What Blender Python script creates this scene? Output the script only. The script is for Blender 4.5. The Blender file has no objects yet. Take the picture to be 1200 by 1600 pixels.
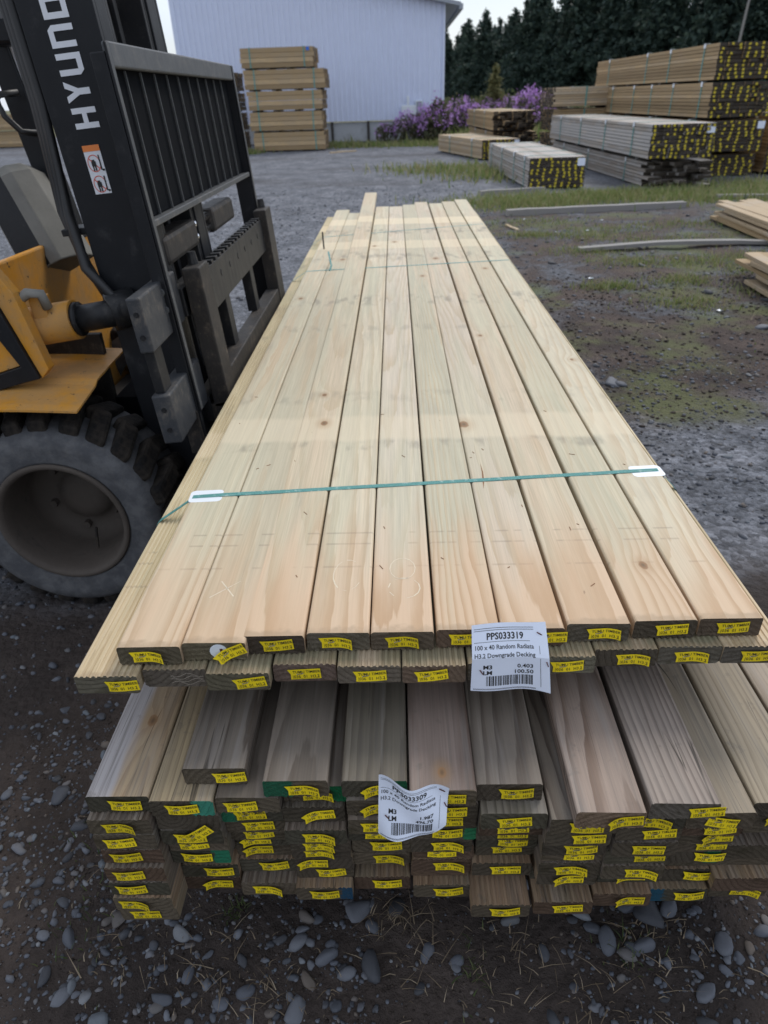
import bpy, bmesh, math, random
import numpy as np
from mathutils import Vector, Matrix
random.seed(11); rng = np.random.default_rng(11)
S = bpy.context.scene
C = S.collection
R = math.radians

# ------------------------------------------------------------------ camera
CAM_H = 1.22
F_PX = 1065.0                                    # focal length in pixels of a 1200 px wide frame
dn = Vector((57, 1753, F_PX)).normalized()       # down, seen in camera axes (x right, y down, z ahead)
ah = Vector((15, -648, F_PX)); ah = (ah - dn * ah.dot(dn)).normalized()
sx = dn.cross(ah)
rot = Matrix((( sx.x, -sx.y, -sx.z), (ah.x, -ah.y, -ah.z), (-dn.x, dn.y, dn.z)))
cd = bpy.data.cameras.new('camera'); cam = bpy.data.objects.new('camera', cd); C.objects.link(cam)
cam.matrix_world = Matrix.Translation((0, 0, CAM_H)) @ rot.to_4x4()
cd.sensor_fit = 'HORIZONTAL'; cd.sensor_width = 36; cd.lens = 36 * F_PX / 1200
cd.clip_start = 0.02; cd.clip_end = 3000
cd.dof.use_dof = True; cd.dof.focus_distance = 1.06; cd.dof.aperture_fstop = 9
S.camera = cam

# ------------------------------------------------------------------ world, sun, exposure
SUN_EL, SUN_AZ = R(48), R(30)                    # azimuth from +Y towards +X
w = bpy.data.worlds.new('World'); S.world = w; w.use_nodes = True
wt = w.node_tree; wt.nodes.clear()
wo = wt.nodes.new('ShaderNodeOutputWorld'); bg = wt.nodes.new('ShaderNodeBackground')
sky = wt.nodes.new('ShaderNodeTexSky'); sky.sky_type = 'NISHITA'; sky.sun_disc = False
sky.sun_elevation = SUN_EL; sky.sun_rotation = SUN_AZ; sky.altitude = 60; sky.dust_density = 1.5; sky.air_density = 1.0
tc = wt.nodes.new('ShaderNodeTexCoord'); mp = wt.nodes.new('ShaderNodeMapping'); mp.inputs['Scale'].default_value = (1, 1, 2.6)
nz = wt.nodes.new('ShaderNodeTexNoise'); nz.inputs['Scale'].default_value = 2.2; nz.inputs['Detail'].default_value = 6
rp = wt.nodes.new('ShaderNodeValToRGB'); rp.color_ramp.elements[0].position = .34; rp.color_ramp.elements[1].position = .58
rp.color_ramp.elements[0].color = (.35, .35, .35, 1)
mx = wt.nodes.new('ShaderNodeMix'); mx.data_type = 'RGBA'; mx.inputs['B'].default_value = (8.2, 8.9, 10.2, 1)
wt.links.new(tc.outputs['Generated'], mp.inputs['Vector']); wt.links.new(mp.outputs['Vector'], nz.inputs['Vector'])
wt.links.new(nz.outputs['Fac'], rp.inputs['Fac']); wt.links.new(rp.outputs['Color'], mx.inputs['Factor'])
wt.links.new(sky.outputs['Color'], mx.inputs['A']); wt.links.new(mx.outputs['Result'], bg.inputs['Color'])
bg.inputs['Strength'].default_value = .088
wt.links.new(bg.outputs['Background'], wo.inputs['Surface'])
sd = bpy.data.lights.new('sun', 'SUN'); sd.energy = 1.5; sd.angle = R(24); sd.color = (1, .95, .88)
so = bpy.data.objects.new('sun', sd); C.objects.link(so)
sdir = Vector((math.sin(SUN_AZ) * math.cos(SUN_EL), math.cos(SUN_AZ) * math.cos(SUN_EL), math.sin(SUN_EL)))
so.rotation_euler = sdir.to_track_quat('Z', 'Y').to_euler()
S.view_settings.view_transform = 'Standard'; S.view_settings.look = 'None'
S.view_settings.exposure = 0.4; S.view_settings.gamma = 1
S.render.engine = 'CYCLES'
S.cycles.use_denoising = True
S.cycles.max_bounces = 6

# ------------------------------------------------------------------ material helpers
class NG:
    def __init__(s, name):
        s.m = bpy.data.materials.new(name); s.m.use_nodes = True
        s.t = s.m.node_tree; s.t.nodes.clear()
        s.out = s.n('OutputMaterial'); s.b = s.n('BsdfPrincipled'); s.l(s.b.outputs[0], s.out.inputs[0])
    def n(s, k): return s.t.nodes.new('ShaderNode' + k)
    def l(s, a, b): s.t.links.new(a, b)
    def put(s, v, i):
        if v is None: return
        if isinstance(v, (int, float)): i.default_value = v
        elif isinstance(v, (tuple, list)): i.default_value = tuple(v) + ((1,) if len(v) == 3 and len(i.default_value) == 4 else ())
        else: s.l(v, i)
    def m_(s, op, a, b=None, c=None, clamp=False):
        x = s.n('Math'); x.operation = op; x.use_clamp = clamp
        s.put(a, x.inputs[0]); s.put(b, x.inputs[1]); s.put(c, x.inputs[2]); return x.outputs[0]
    def v(s, op, a, b=None):
        x = s.n('VectorMath'); x.operation = op; s.put(a, x.inputs[0]); s.put(b, x.inputs[1])
        return x.outputs['Value'] if op in ('LENGTH', 'DISTANCE', 'DOT_PRODUCT') else x.outputs[0]
    def mix(s, f, a, b, mode='MIX'):
        x = s.n('Mix'); x.data_type = 'RGBA'; x.blend_type = mode; x.clamp_factor = True
        s.put(f, x.inputs['Factor']); s.put(a, x.inputs['A']); s.put(b, x.inputs['B']); return x.outputs['Result']
    def ss(s, v, a, b):                              # smooth step a..b
        x = s.n('MapRange'); x.interpolation_type = 'SMOOTHSTEP'; s.put(v, x.inputs[0]); x.inputs[1].default_value = a; x.inputs[2].default_value = b
        return x.outputs[0]
    def noise(s, vec, scale, detail=3, rough=.55, out=0, dist=0):
        x = s.n('TexNoise'); s.put(vec, x.inputs['Vector']); x.inputs['Scale'].default_value = scale
        x.inputs['Detail'].default_value = detail; x.inputs['Roughness'].default_value = rough; x.inputs['Distortion'].default_value = dist; return x.outputs[out]
    def vor(s, vec, scale, feat='F1', out='Distance'):
        x = s.n('TexVoronoi'); x.feature = feat; s.put(vec, x.inputs['Vector']); x.inputs['Scale'].default_value = scale; return x.outputs[out]
    def attr(s, name, out='Fac'):
        x = s.n('Attribute'); x.attribute_type = 'OBJECT'; x.attribute_name = name; return x.outputs[out]
    def obj(s): return s.n('TexCoord').outputs['Object']
    def pos(s): return s.n('NewGeometry').outputs['Position']
    def isl(s): return s.n('NewGeometry').outputs['Random Per Island']
    def rnd(s): return s.n('ObjectInfo').outputs['Random']
    def sep(s, v):
        x = s.n('SeparateXYZ'); s.put(v, x.inputs[0]); return x.outputs
    def comb(s, a, b, c):
        x = s.n('CombineXYZ'); s.put(a, x.inputs[0]); s.put(b, x.inputs[1]); s.put(c, x.inputs[2]); return x.outputs[0]
    def bump(s, h, strength=.3, dist=.002):
        x = s.n('Bump'); x.inputs['Strength'].default_value = strength; x.inputs['Distance'].default_value = dist
        s.put(h, x.inputs['Height']); s.l(x.outputs[0], s.b.inputs['Normal'])
    def fin(s, col, rough=.6, metal=0, spec=None):
        s.put(col, s.b.inputs['Base Color']); s.put(rough, s.b.inputs['Roughness']); s.put(metal, s.b.inputs['Metallic'])
        if spec is not None: s.b.inputs['Specular IOR Level'].default_value = spec
        return s.m

def plain(name, col, rough=.6, metal=0, var=.12, scale=30, bump=0, spec=None, dirt=None, dirt_amt=.5):
    g = NG(name); o = g.obj()
    n1 = g.noise(o, scale, 5, .65)
    k = g.m_('MULTIPLY_ADD', n1, 2 * var, 1 - var)
    c = g.mix(1, col, g.comb(k, k, k), 'MULTIPLY')
    r = g.m_('MULTIPLY_ADD', n1, .25, rough - .12)
    if dirt:
        d = g.ss(g.noise(o, scale * .35, 8, .7), .62 - dirt_amt * .3, .74)
        c = g.mix(g.m_('MULTIPLY', d, .85), c, dirt); r = g.m_('MAXIMUM', r, g.m_('MULTIPLY', d, .85))
    if bump: g.bump(n1, bump, .002)
    return g.fin(c, r, metal, spec)

def wood(name, fresh):
    """Sawn pine: growth rings round a pith line beside or below the board, fibre streaks, stains, knots; the numbers come from each board."""
    g = NG(name); o = g.obj(); px, py, pz = g.sep(o)
    seed = g.attr('seed'); pith = g.sep(g.attr('pith', 'Vector')); kn = g.sep(g.attr('knot', 'Vector'))
    early = g.attr('early', 'Color'); late = g.attr('late', 'Color'); other = g.attr('stain', 'Color')
    sv = g.v('SCALE', (1, 1, 1)); sv.node.inputs['Scale'].default_value = 1; g.l(seed, sv.node.inputs['Scale'])
    so_ = g.v('ADD', o, sv)
    n1 = g.noise(g.v('MULTIPLY', so_, (6, 1.1, 6)), 1, 2, .5)
    n2 = g.noise(g.v('MULTIPLY', so_, (22, 2.6, 22)), 1, 4, .6)
    x1 = g.m_('ADD', g.m_('SUBTRACT', px, pith[0]), g.m_('MULTIPLY_ADD', n1, .05, -.025))
    z1 = g.m_('ADD', g.m_('SUBTRACT', pz, pith[2]), g.m_('MULTIPLY', py, pith[1]))
    r = g.v('LENGTH', g.comb(x1, 0, z1))
    r = g.m_('ADD', r, g.m_('MULTIPLY_ADD', n2, .012, -.006))
    kn2 = g.sep(g.attr('knot2', 'Vector'))
    kq = None
    for q_ in (kn, kn2):
        kd = g.v('LENGTH', g.comb(g.m_('SUBTRACT', px, q_[0]), g.m_('MULTIPLY', g.m_('SUBTRACT', py, q_[1]), .62), 0))
        kk = g.m_('DIVIDE', kd, q_[2]); kq = kk if kq is None else g.m_('MINIMUM', kq, kk)
    kw = g.m_('DIVIDE', 1, g.m_('MULTIPLY_ADD', g.m_('MULTIPLY', kq, kq), .12, 1))
    r = g.m_('ADD', r, g.m_('MULTIPLY', kw, g.m_('MULTIPLY', kn[2], 1.4)))
    t = g.m_('FRACT', g.m_('DIVIDE', r, g.m_('MULTIPLY_ADD', g.m_('FRACT', seed), .0065, .0062)))
    band = g.m_('MULTIPLY', g.ss(t, .30, .93), g.m_('SUBTRACT', 1, g.ss(t, .94, 1.0)))
    fib = g.noise(g.v('MULTIPLY', so_, (420, 7, 420)), 1, 3, .6)
    fib2 = g.noise(g.v('MULTIPLY', so_, (90, 1.6, 90)), 1, 3, .6)
    c = g.mix(g.m_('MULTIPLY', band, g.m_('MULTIPLY_ADD', fib2, .9, .2 if fresh else .5)), early, late)
    st = g.ss(g.noise(g.v('MULTIPLY', so_, (14, 1.3, 14)), 1, 5, .6), .40, .68)
    c = g.mix(g.m_('MULTIPLY', st, .8), c, other)
    if fresh:
        s3 = g.ss(g.noise(g.v('MULTIPLY', so_, (9, 2.4, 9)), 1, 5, .65), .56, .74); c = g.mix(g.m_('MULTIPLY', s3, .4), c, (.35, .32, .25))
        s4 = g.ss(g.noise(g.v('MULTIPLY', so_, (19, .9, 19)), 1, 4, .6), .57, .72); c = g.mix(g.m_('MULTIPLY', s4, .5), c, (.60, .46, .32))
    k = g.m_('MULTIPLY_ADD', fib, .50, .75); c = g.mix(1, c, g.comb(k, k, k), 'MULTIPLY')
    k = g.m_('MULTIPLY_ADD', fib2, .40, .80); c = g.mix(1, c, g.comb(k, k, k), 'MULTIPLY')
    wx, wy, wz = g.sep(g.pos())
    if fresh:
        # pale bars left by the fillets of the drying stack, grey roller marks, pinkish new sawn end
        wob = g.m_('MULTIPLY_ADD', g.noise(so_, 9, 3), .05, -.025)
        yy = g.m_('ADD', wy, wob)
        for (a, b, amt, col) in ((1.35, 1.47, .40, (.66, .56, .40)), (3.55, 3.75, .40, (.74, .62, .42)), (4.3, 4.52, .55, (.74, .62, .42))):
            m = g.m_('MULTIPLY', g.ss(yy, a - .012, a + .012), g.m_('SUBTRACT', 1, g.ss(yy, b - .012, b + .02)))
            c = g.mix(g.m_('MULTIPLY', m, amt), c, col)
        for (a, hw, amt) in ((1.325, .03, .45), (2.55, .10, .55), (2.2, .05, .3), (3.35, .12, .55), (4.05, .12, .7), (1.60, .05, .3)):
            m = g.ss(g.m_('ABSOLUTE', g.m_('SUBTRACT', yy, a)), hw, hw * .3)
            q = g.ss(g.noise(g.v('MULTIPLY', so_, (26, 9, 26)), 1, 4, .6), .46, .66)
            c = g.mix(g.m_('MULTIPLY', g.m_('MULTIPLY', m, q), amt), c, (.20, .18, .145))
        dash = g.ss(g.noise(g.v('MULTIPLY', so_, (30, 3, 3)), 1, 1), .5, .56)
        for a in (.945, .978, .88):
            m = g.ss(g.m_('ABSOLUTE', g.m_('SUBTRACT', wy, a)), .0035, .001)
            c = g.mix(g.m_('MULTIPLY', g.m_('MULTIPLY', m, dash), .35), c, (.17, .15, .12))
        pk = g.m_('MULTIPLY', g.ss(g.m_('ADD', py, g.m_('MULTIPLY_ADD', g.noise(g.v('MULTIPLY', so_, (25, 3, 25)), 1, 3), .5, -.25)), .36, .02), g.attr('blush'))
        c = g.mix(pk, c, g.mix(band, (.58, .405, .265), (.46, .29, .165)))
        saw = g.m_('MULTIPLY', g.ss(g.m_('ADD', py, g.m_('MULTIPLY_ADD', g.noise(so_, 60, 3), .03, -.015)), .016, .004), .5)
        c = g.mix(saw, c, (.30, .22, .14))
    else:
        # greyed by weather, browner where a neighbour covered it
        cov = g.attr('cover')
        edge = g.ss(g.m_('ADD', px, g.m_('MULTIPLY_ADD', g.noise(g.v('MULTIPLY', so_, (20, 3, 20)), 1, 3), .05, -.025)), -.012, .006)
        c = g.mix(g.m_('MULTIPLY', g.m_('SUBTRACT', 1, edge), cov), c, (.40, .37, .36))
        bl = g.ss(g.noise(so_, 38, 5, .65), .58, .72)
        c = g.mix(g.m_('MULTIPLY', bl, .4), c, (.12, .105, .09))
        stk = g.ss(g.noise(g.v('MULTIPLY', so_, (150, 2.2, 150)), 1, 4, .65), .52, .70)
        c = g.mix(g.m_('MULTIPLY', stk, .55), c, (.10, .088, .076))
        silver = g.ss(g.noise(g.v('MULTIPLY', so_, (45, 1.8, 45)), 1, 4, .6), .52, .70)
        c = g.mix(g.m_('MULTIPLY', silver, .3), c, (.33, .305, .28))
        chk = g.ss(g.m_('ABSOLUTE', g.m_('SUBTRACT', g.noise(g.v('MULTIPLY', so_, (34, 1.1, 34)), 1, 1), .5)), .006, .002)
        c = g.mix(g.m_('MULTIPLY', chk, g.m_('MULTIPLY', g.ss(g.noise(g.v('MULTIPLY', so_, (8, 5, 8)), 1, 2), .5, .6), .8)), c, (.03, .025, .02))
    km = g.ss(g.m_('ADD', kq, g.m_('MULTIPLY_ADD', g.noise(so_, 120, 3), .5, -.25)), 1.15, .75)
    kc = g.mix(g.ss(kq, .1, .75), (.035, .02, .012), (.20, .10, .045))
    c = g.mix(g.m_('MULTIPLY', km, .92), c, kc)
    halo = g.m_('MULTIPLY', g.ss(kq, 3.2, .9), .35); c = g.mix(halo, c, (.36, .22, .11))
    nick = g.ss(g.noise(g.v('MULTIPLY', so_, (60, 22, 60)), 1, 2), .775, .80)
    c = g.mix(g.m_('MULTIPLY', nick, .5), c, (.16, .10, .06))
    h = g.m_('ADD', g.m_('MULTIPLY', fib, .6), g.m_('MULTIPLY', band, .5))
    g.bump(h, .35 if fresh else .5, .0008)
    return g.fin(c, g.m_('MULTIPLY_ADD', fib2, .2, .55), 0, .3)

def end_wood(name):
    g = NG(name); o = g.obj(); px, py, pz = g.sep(o)
    seed = g.attr('seed'); pith = g.sep(g.attr('pith', 'Vector')); paint = g.sep(g.attr('paint', 'Vector'))
    base = g.attr('endcol', 'Color')
    sv = g.v('SCALE', (1, 1, 1)); g.l(seed, sv.node.inputs['Scale']); so_ = g.v('ADD', o, sv)
    r = g.v('LENGTH', g.comb(g.m_('SUBTRACT', px, pith[0]), 0, g.m_('SUBTRACT', pz, pith[2])))
    r = g.m_('ADD', r, g.m_('MULTIPLY_ADD', g.noise(so_, 30, 2), .008, -.004))
    t = g.m_('FRACT', g.m_('DIVIDE', r, .0085)); band = g.m_('MULTIPLY', g.ss(t, .3, .9), g.m_('SUBTRACT', 1, g.ss(t, .93, 1.0)))
    n = g.noise(so_, 260, 5, .7); n2 = g.noise(so_, 45, 4, .6)
    c = g.mix(g.m_('MULTIPLY', band, .4), base, g.mix(1, base, (.5, .46, .42), 'MULTIPLY'))
    k = g.m_('MULTIPLY_ADD', n, 1.1, .45); c = g.mix(1, c, g.comb(k, k, k), 'MULTIPLY')
    c = g.mix(g.ss(n2, .52, .75), c, g.mix(1, base, (.58, .58, .50), 'MULTIPLY'))
    pm = g.ss(g.m_('MULTIPLY', g.m_('ADD', g.m_('SUBTRACT', px, paint[0]), g.m_('MULTIPLY_ADD', g.noise(so_, 90, 4, .7), .03, -.015)), paint[1]), -.002, .003)
    pm = g.m_('MULTIPLY', pm, g.ss(n, .30, .42))
    c = g.mix(g.m_('MULTIPLY', pm, g.m_('ABSOLUTE', paint[1])), c, g.attr('paintcol', 'Color'))
    g.bump(g.m_('ADD', n, g.m_('MULTIPLY', band, .5)), .9, .0025)
    return g.fin(c, .85, 0, .2)

M = {}
M['fresh'] = wood('fresh_pine', True)
M['grey'] = wood('weathered_pine', False)
M['end'] = end_wood('sawn_end')

def ground_mat():
    g = NG('yard_ground'); p = g.pos(); x, y, z = g.sep(p)
    big = g.noise(p, .55, 5, .6); mid = g.noise(p, 2.6, 5, .65); fine = g.noise(p, 40, 6, .7); vf = g.noise(p, 170, 4, .7)
    dirt = g.mix(g.ss(mid, .35, .7), (.036, .028, .0245), (.082, .064, .055))
    mud = g.mix(g.ss(mid, .35, .7), (.038, .028, .025), (.088, .064, .054))
    grav = g.mix(g.ss(mid, .3, .7), (.095, .102, .118), (.175, .181, .202))
    cell = g.n('TexVoronoi'); g.l(p, cell.inputs['Vector']); cell.inputs['Scale'].default_value = 55
    cs = g.sep(cell.outputs['Color'])[0]
    cell2 = g.n('TexVoronoi'); g.l(p, cell2.inputs['Vector']); cell2.inputs['Scale'].default_value = 22
    cs2 = g.sep(cell2.outputs['Color'])[0]
    k = g.m_('MULTIPLY_ADD', cs, .9, .5); grav = g.mix(1, grav, g.comb(k, k, k), 'MULTIPLY')
    k = g.m_('MULTIPLY_ADD', cs2, .5, .75); grav = g.mix(1, grav, g.comb(k, k, k), 'MULTIPLY')
    yb = g.m_('ADD', y, g.m_('MULTIPLY_ADD', big, 2.4, -1.2)); xb = g.m_('ADD', x, g.m_('MULTIPLY_ADD', big, 2.0, -1.0))
    # gravel beyond the load and up the yard, mud strip on the right, dirt at the front
    far = g.ss(yb, 1.25, 2.0)
    c = g.mix(g.m_('MULTIPLY', far, g.ss(g.m_('ADD', mid, g.m_('MULTIPLY', far, .25)), .42, .62)), dirt, grav)
    mudm = g.m_('MULTIPLY', g.m_('MULTIPLY', g.ss(yb, 2.4, 2.9), g.ss(yb, 10.5, 8.0)), g.ss(xb, .6, 1.0))
    c = g.mix(g.m_('MULTIPLY', mudm, g.ss(g.m_('ADD', mid, g.m_('MULTIPLY', g.ss(yb, 4.6, 3.3), .25)), .33, .55)), c, mud)
    gr = g.m_('MULTIPLY', mudm, g.ss(g.noise(p, 1.1, 5, .6), .50, .62))
    c = g.mix(g.m_('MULTIPLY', gr, .6), c, (.11, .13, .045))
    wet = g.m_('MULTIPLY', g.ss(g.noise(g.v('MULTIPLY', p, (.12, .5, 1)), 1, 4), .5, .65), g.ss(y, 7, 12))
    c = g.mix(g.m_('MULTIPLY', wet, .5), c, (.05, .045, .045))
    field = g.ss(g.m_('ADD', y, g.m_('MULTIPLY', x, .6)), 27, 30)
    c = g.mix(field, c, g.mix(mid, (.07, .08, .03), (.16, .14, .07)))
    k = g.m_('MULTIPLY_ADD', fine, .7, .65); c = g.mix(1, c, g.comb(k, k, k), 'MULTIPLY')
    k = g.m_('MULTIPLY_ADD', vf, .6, .7); c = g.mix(1, c, g.comb(k, k, k), 'MULTIPLY')
    h = g.m_('ADD', g.m_('ADD', g.m_('MULTIPLY', fine, .8), g.m_('MULTIPLY', vf, .3)), g.m_('MULTIPLY', cell.outputs['Distance'], -.5))
    g.bump(h, 1.0, .012)
    return g.fin(c, .88, 0, .25)
M['ground'] = ground_mat()

def stone_mat(name, island):
    g = NG(name); o = g.obj() if not island else g.pos(); r = g.isl() if island else g.rnd()
    n = g.noise(o, 60, 4, .65)
    ra = g.n('ValToRGB'); g.l(r, ra.inputs[0]); cr = ra.color_ramp
    cr.elements[0].position = 0; cr.elements[0].color = (.036, .038, .044, 1); cr.elements[1].position = 1; cr.elements[1].color = (.20, .205, .215, 1)
    for p_, c_ in ((.35, (.070, .077, .093)), (.55, (.095, .103, .123)), (.75, (.13, .138, .157)), (.86, (.115, .094, .078)), (.93, (.10, .12, .142))):
        e = cr.elements.new(p_); e.color = c_ + (1,)
    k = g.m_('MULTIPLY_ADD', n, .7, .65); c = g.mix(1, ra.outputs[0], g.comb(k, k, k), 'MULTIPLY')
    nrm = g.sep(g.n('NewGeometry').outputs['Normal'])[2]
    dust = g.m_('MULTIPLY', g.ss(g.noise(o, 25, 4), .45, .7), .35)
    c = g.mix(dust, c, (.09, .078, .068))
    g.bump(n, .25, .003)
    return g.fin(c, .68, 0, .35)
M['stone'] = stone_mat('river_stone', False); M['gravel'] = stone_mat('gravel', True)

def blade_mat(name, cols):
    g = NG(name); r = g.isl(); ra = g.n('ValToRGB'); g.l(r, ra.inputs[0]); cr = ra.color_ramp
    cr.elements[0].color = cols[0] + (1,); cr.elements[1].color = cols[-1] + (1,)
    for i, c_ in enumerate(cols[1:-1]):
        e = cr.elements.new((i + 1) / (len(cols) - 1)); e.color = c_ + (1,)
    g.fin(ra.outputs[0], .7, 0, .25)
    tr = g.n('BsdfTranslucent'); g.l(ra.outputs[0], tr.inputs[0]); ms = g.n('MixShader'); ms.inputs[0].default_value = .3
    g.l(g.b.outputs[0], ms.inputs[1]); g.l(tr.outputs[0], ms.inputs[2]); g.l(ms.outputs[0], g.out.inputs[0])
    return g.m
M['grass'] = blade_mat('grass_blades', [(.10, .15, .035), (.16, .22, .06), (.25, .27, .10), (.33, .28, .16), (.17, .21, .06)])
M['weed'] = blade_mat('weed_leaves', [(.04, .065, .02), (.07, .10, .03), (.11, .12, .05)])
M['straw'] = blade_mat('dry_straw', [(.14, .105, .07), (.26, .20, .135), (.38, .31, .22)])
M['needle'] = blade_mat('conifer_needles', [(.026, .046, .040), (.042, .068, .055), (.068, .096, .070)])
M['needle2'] = blade_mat('young_conifer_needles', [(.11, .12, .05), (.20, .18, .08)])
M['leaf'] = blade_mat('shrub_leaves', [(.05, .065, .03), (.10, .10, .055), (.15, .12, .08)])
M['scrub'] = blade_mat('scrub_leaves', [(.05, .075, .03), (.10, .115, .05), (.17, .14, .085)])
M['bloom'] = blade_mat('purple_blossom', [(.42, .20, .56), (.58, .32, .74), (.70, .48, .82)])
M['bark'] = plain('bark', (.07, .055, .045), .9, 0, .3, 8, .6)

def tag_mat():
    g = NG('tag_yellow'); r = g.rnd(); o = g.obj(); so_ = g.v('ADD', o, g.comb(g.m_('MULTIPLY', r, 5), 0, r))
    k = g.m_('MULTIPLY_ADD', r, .24, .80); c = g.mix(1, (.88, .67, .012), g.comb(k, k, k), 'MULTIPLY')
    d = g.ss(g.noise(so_, 130, 5, .7), .56, .74); c = g.mix(g.m_('MULTIPLY', d, .55), c, (.30, .22, .06))
    return g.fin(c, .5, 0, .4)
M['yellow'] = tag_mat()
M['matt_black'] = plain('matt_black', (.006, .007, .009), .9, 0, .2, 20, 0, .05)
M['scuff'] = plain('scuffed_print', (.50, .50, .44), .6, 0, .3, 600)
M['crumb'] = plain('bark_crumb', (.22, .11, .05), .8, 0, .3)
M['ink'] = plain('black_ink', (.015, .015, .015), .6, 0, .1)
M['paper'] = plain('label_paper', (.74, .79, .90), .55, 0, .05, 25)
M['white_plastic'] = plain('white_plastic', (.72, .76, .80), .4, 0, .05)
M['steel'] = plain('staple_steel', (.55, .55, .57), .35, 1, .1)
M['rust_staple'] = plain('rusty_staple', (.16, .07, .06), .6, .4, .2)
def strap_mat():
    g = NG('teal_strap'); o = g.obj(); x, y, z = g.sep(o)
    wv = g.n('TexWave'); wv.wave_type = 'BANDS'; wv.bands_direction = 'DIAGONAL'; g.l(g.v('MULTIPLY', o, (260, 900, 1)), wv.inputs['Vector']); wv.inputs['Scale'].default_value = 1; wv.inputs['Distortion'].default_value = 3
    n = g.noise(o, 90, 4)
    c = g.mix(wv.outputs['Fac'], (.035, .20, .19), (.13, .36, .33)); c = g.mix(g.m_('MULTIPLY', g.ss(n, .55, .7), .6), c, (.45, .58, .53))
    g.bump(wv.outputs['Fac'], .5, .0006); return g.fin(c, .4, 0, .5)
M['strap'] = strap_mat()
M['chalk_dim'] = plain('faint_chalk', (.36, .31, .25), .9, 0, .5, 300)
M['chalk'] = plain('chalk', (.64, .56, .42), .9, 0, .25, 260)

def metal_paint(name, base, wear, rough=.5, amt=.5, scale=14, metal=.0):
    g = NG(name); o = g.obj()
    n = g.noise(o, scale, 8, .7); n2 = g.noise(g.v('MULTIPLY', o, (1, 1, .25)), scale * 3, 6, .7); n3 = g.noise(o, scale * 9, 4, .6)
    k = g.m_('MULTIPLY_ADD', n, .7, .65); c = g.mix(1, base, g.comb(k, k, k), 'MULTIPLY')
    m = g.m_('MULTIPLY', g.ss(n, .66 - .2 * amt, .76), g.ss(n2, .40, .62))
    c = g.mix(m, c, wear); c = g.mix(g.m_('MULTIPLY', g.ss(n3, .63, .72), .5 * amt), c, wear)
    g.bump(g.m_('ADD', n3, m), .2, .001)
    return g.fin(c, g.m_('MULTIPLY_ADD', n2, .3, rough - .15), metal, .3)
M['black_paint'] = metal_paint('black_mast_paint', (.0075, .0085, .011), (.036, .036, .038), .5, .7)
M['dark_steel'] = metal_paint('scuffed_dark_steel', (.013, .0135, .015), (.075, .068, .06), .5, .75)
M['worn_steel'] = metal_paint('worn_grey_steel', (.085, .09, .095), (.19, .17, .145), .5, .9, 24, .2)
M['plate_steel'] = metal_paint('dull_plate_steel', (.040, .043, .048), (.13, .115, .098), .55, 1.1, 26)
M['rust_steel'] = metal_paint('brown_worn_steel', (.024, .0215, .020), (.125, .098, .074), .6, 1.0, 24)
def yellow_paint():
    g = NG('forklift_yellow'); o = g.obj()
    n = g.noise(o, 9, 8, .7); n2 = g.noise(o, 38, 6, .7); n3 = g.noise(g.v('MULTIPLY', o, (1, 1, .2)), 60, 5, .7)
    k = g.m_('MULTIPLY_ADD', n, .4, .8); c = g.mix(1, (.60, .265, .020), g.comb(k, k, k), 'MULTIPLY')
    c = g.mix(g.m_('MULTIPLY', g.ss(n, .36, .62), .7), c, (.36, .225, .105))
    c = g.mix(g.m_('MULTIPLY', g.ss(n3, .58, .70), .35), c, (.20, .12, .055))
    ch = g.ss(n2, .635, .67); c = g.mix(g.m_('MULTIPLY', ch, .85), c, (.035, .028, .024))
    g.bump(g.m_('ADD', n2, g.m_('MULTIPLY', ch, -1)), .2, .0015)
    return g.fin(c, g.m_('MULTIPLY_ADD', g.ss(n, .4, .66), .3, .42), 0, .35)
M['truck_yellow'] = yellow_paint()
M['chrome'] = plain('chrome_rod', (.75, .76, .78), .15, 1, .05)
M['grey_plastic'] = metal_paint('grey_plastic', (.20, .195, .175), (.13, .125, .12), .6, .4)
M['rubber_hose'] = plain('hose_rubber', (.018, .018, .019), .5, 0, .2)
M['white_vinyl'] = plain('white_letter', (.68, .70, .74), .4, 0, .06, 60)
M['orange'] = plain('orange_print', (.75, .22, .05), .5, 0, .06)
M['red'] = plain('red_print', (.62, .10, .06), .5, 0, .06)
M['orange_lens'] = plain('orange_lens', (.32, .07, .02), .25, 0, .1)
M['glass'] = plain('lamp_glass', (.30, .32, .33), .15, 0, .1)
def tyre_mat():
    g = NG('dusty_tyre'); o = g.obj(); n = g.noise(o, 16, 6, .7); n2 = g.noise(o, 90, 4, .7)
    c = g.mix(g.ss(n, .38, .66), (.070, .072, .078), (.125, .126, .13)); c = g.mix(g.m_('MULTIPLY', g.ss(n2, .5, .7), .3), c, (.12, .11, .10))
    g.bump(n2, .35, .003); return g.fin(c, .85, 0, .25)
M['tyre'] = tyre_mat()
def mud_tyre():
    g = NG('muddy_tread'); o = g.obj(); n = g.noise(o, 22, 6, .7)
    c = g.mix(g.ss(n, .40, .62), (.009, .0085, .0085), (.034, .028, .023)); g.bump(n, .8, .006); return g.fin(c, .9, 0, .2)
M['tread'] = mud_tyre()
M['rim'] = metal_paint('dusty_rim', (.080, .066, .055), (.035, .032, .03), .75, .8, 18)
M['clad'] = plain('blue_grey_cladding', (.67, .725, .88), .45, 0, .05, 3)
M['concrete'] = plain('painted_concrete', (.42, .44, .46), .8, 0, .15, 6, .3, None, (.18, .17, .15), .4)
M['roof'] = plain('roof_steel', (.30, .33, .37), .5, 0, .08)
M['dark'] = plain('dark_timber', (.05, .045, .04), .8, 0, .2)
M['blue_mark'] = plain('blue_print', (.03, .16, .60), .5)

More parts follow.
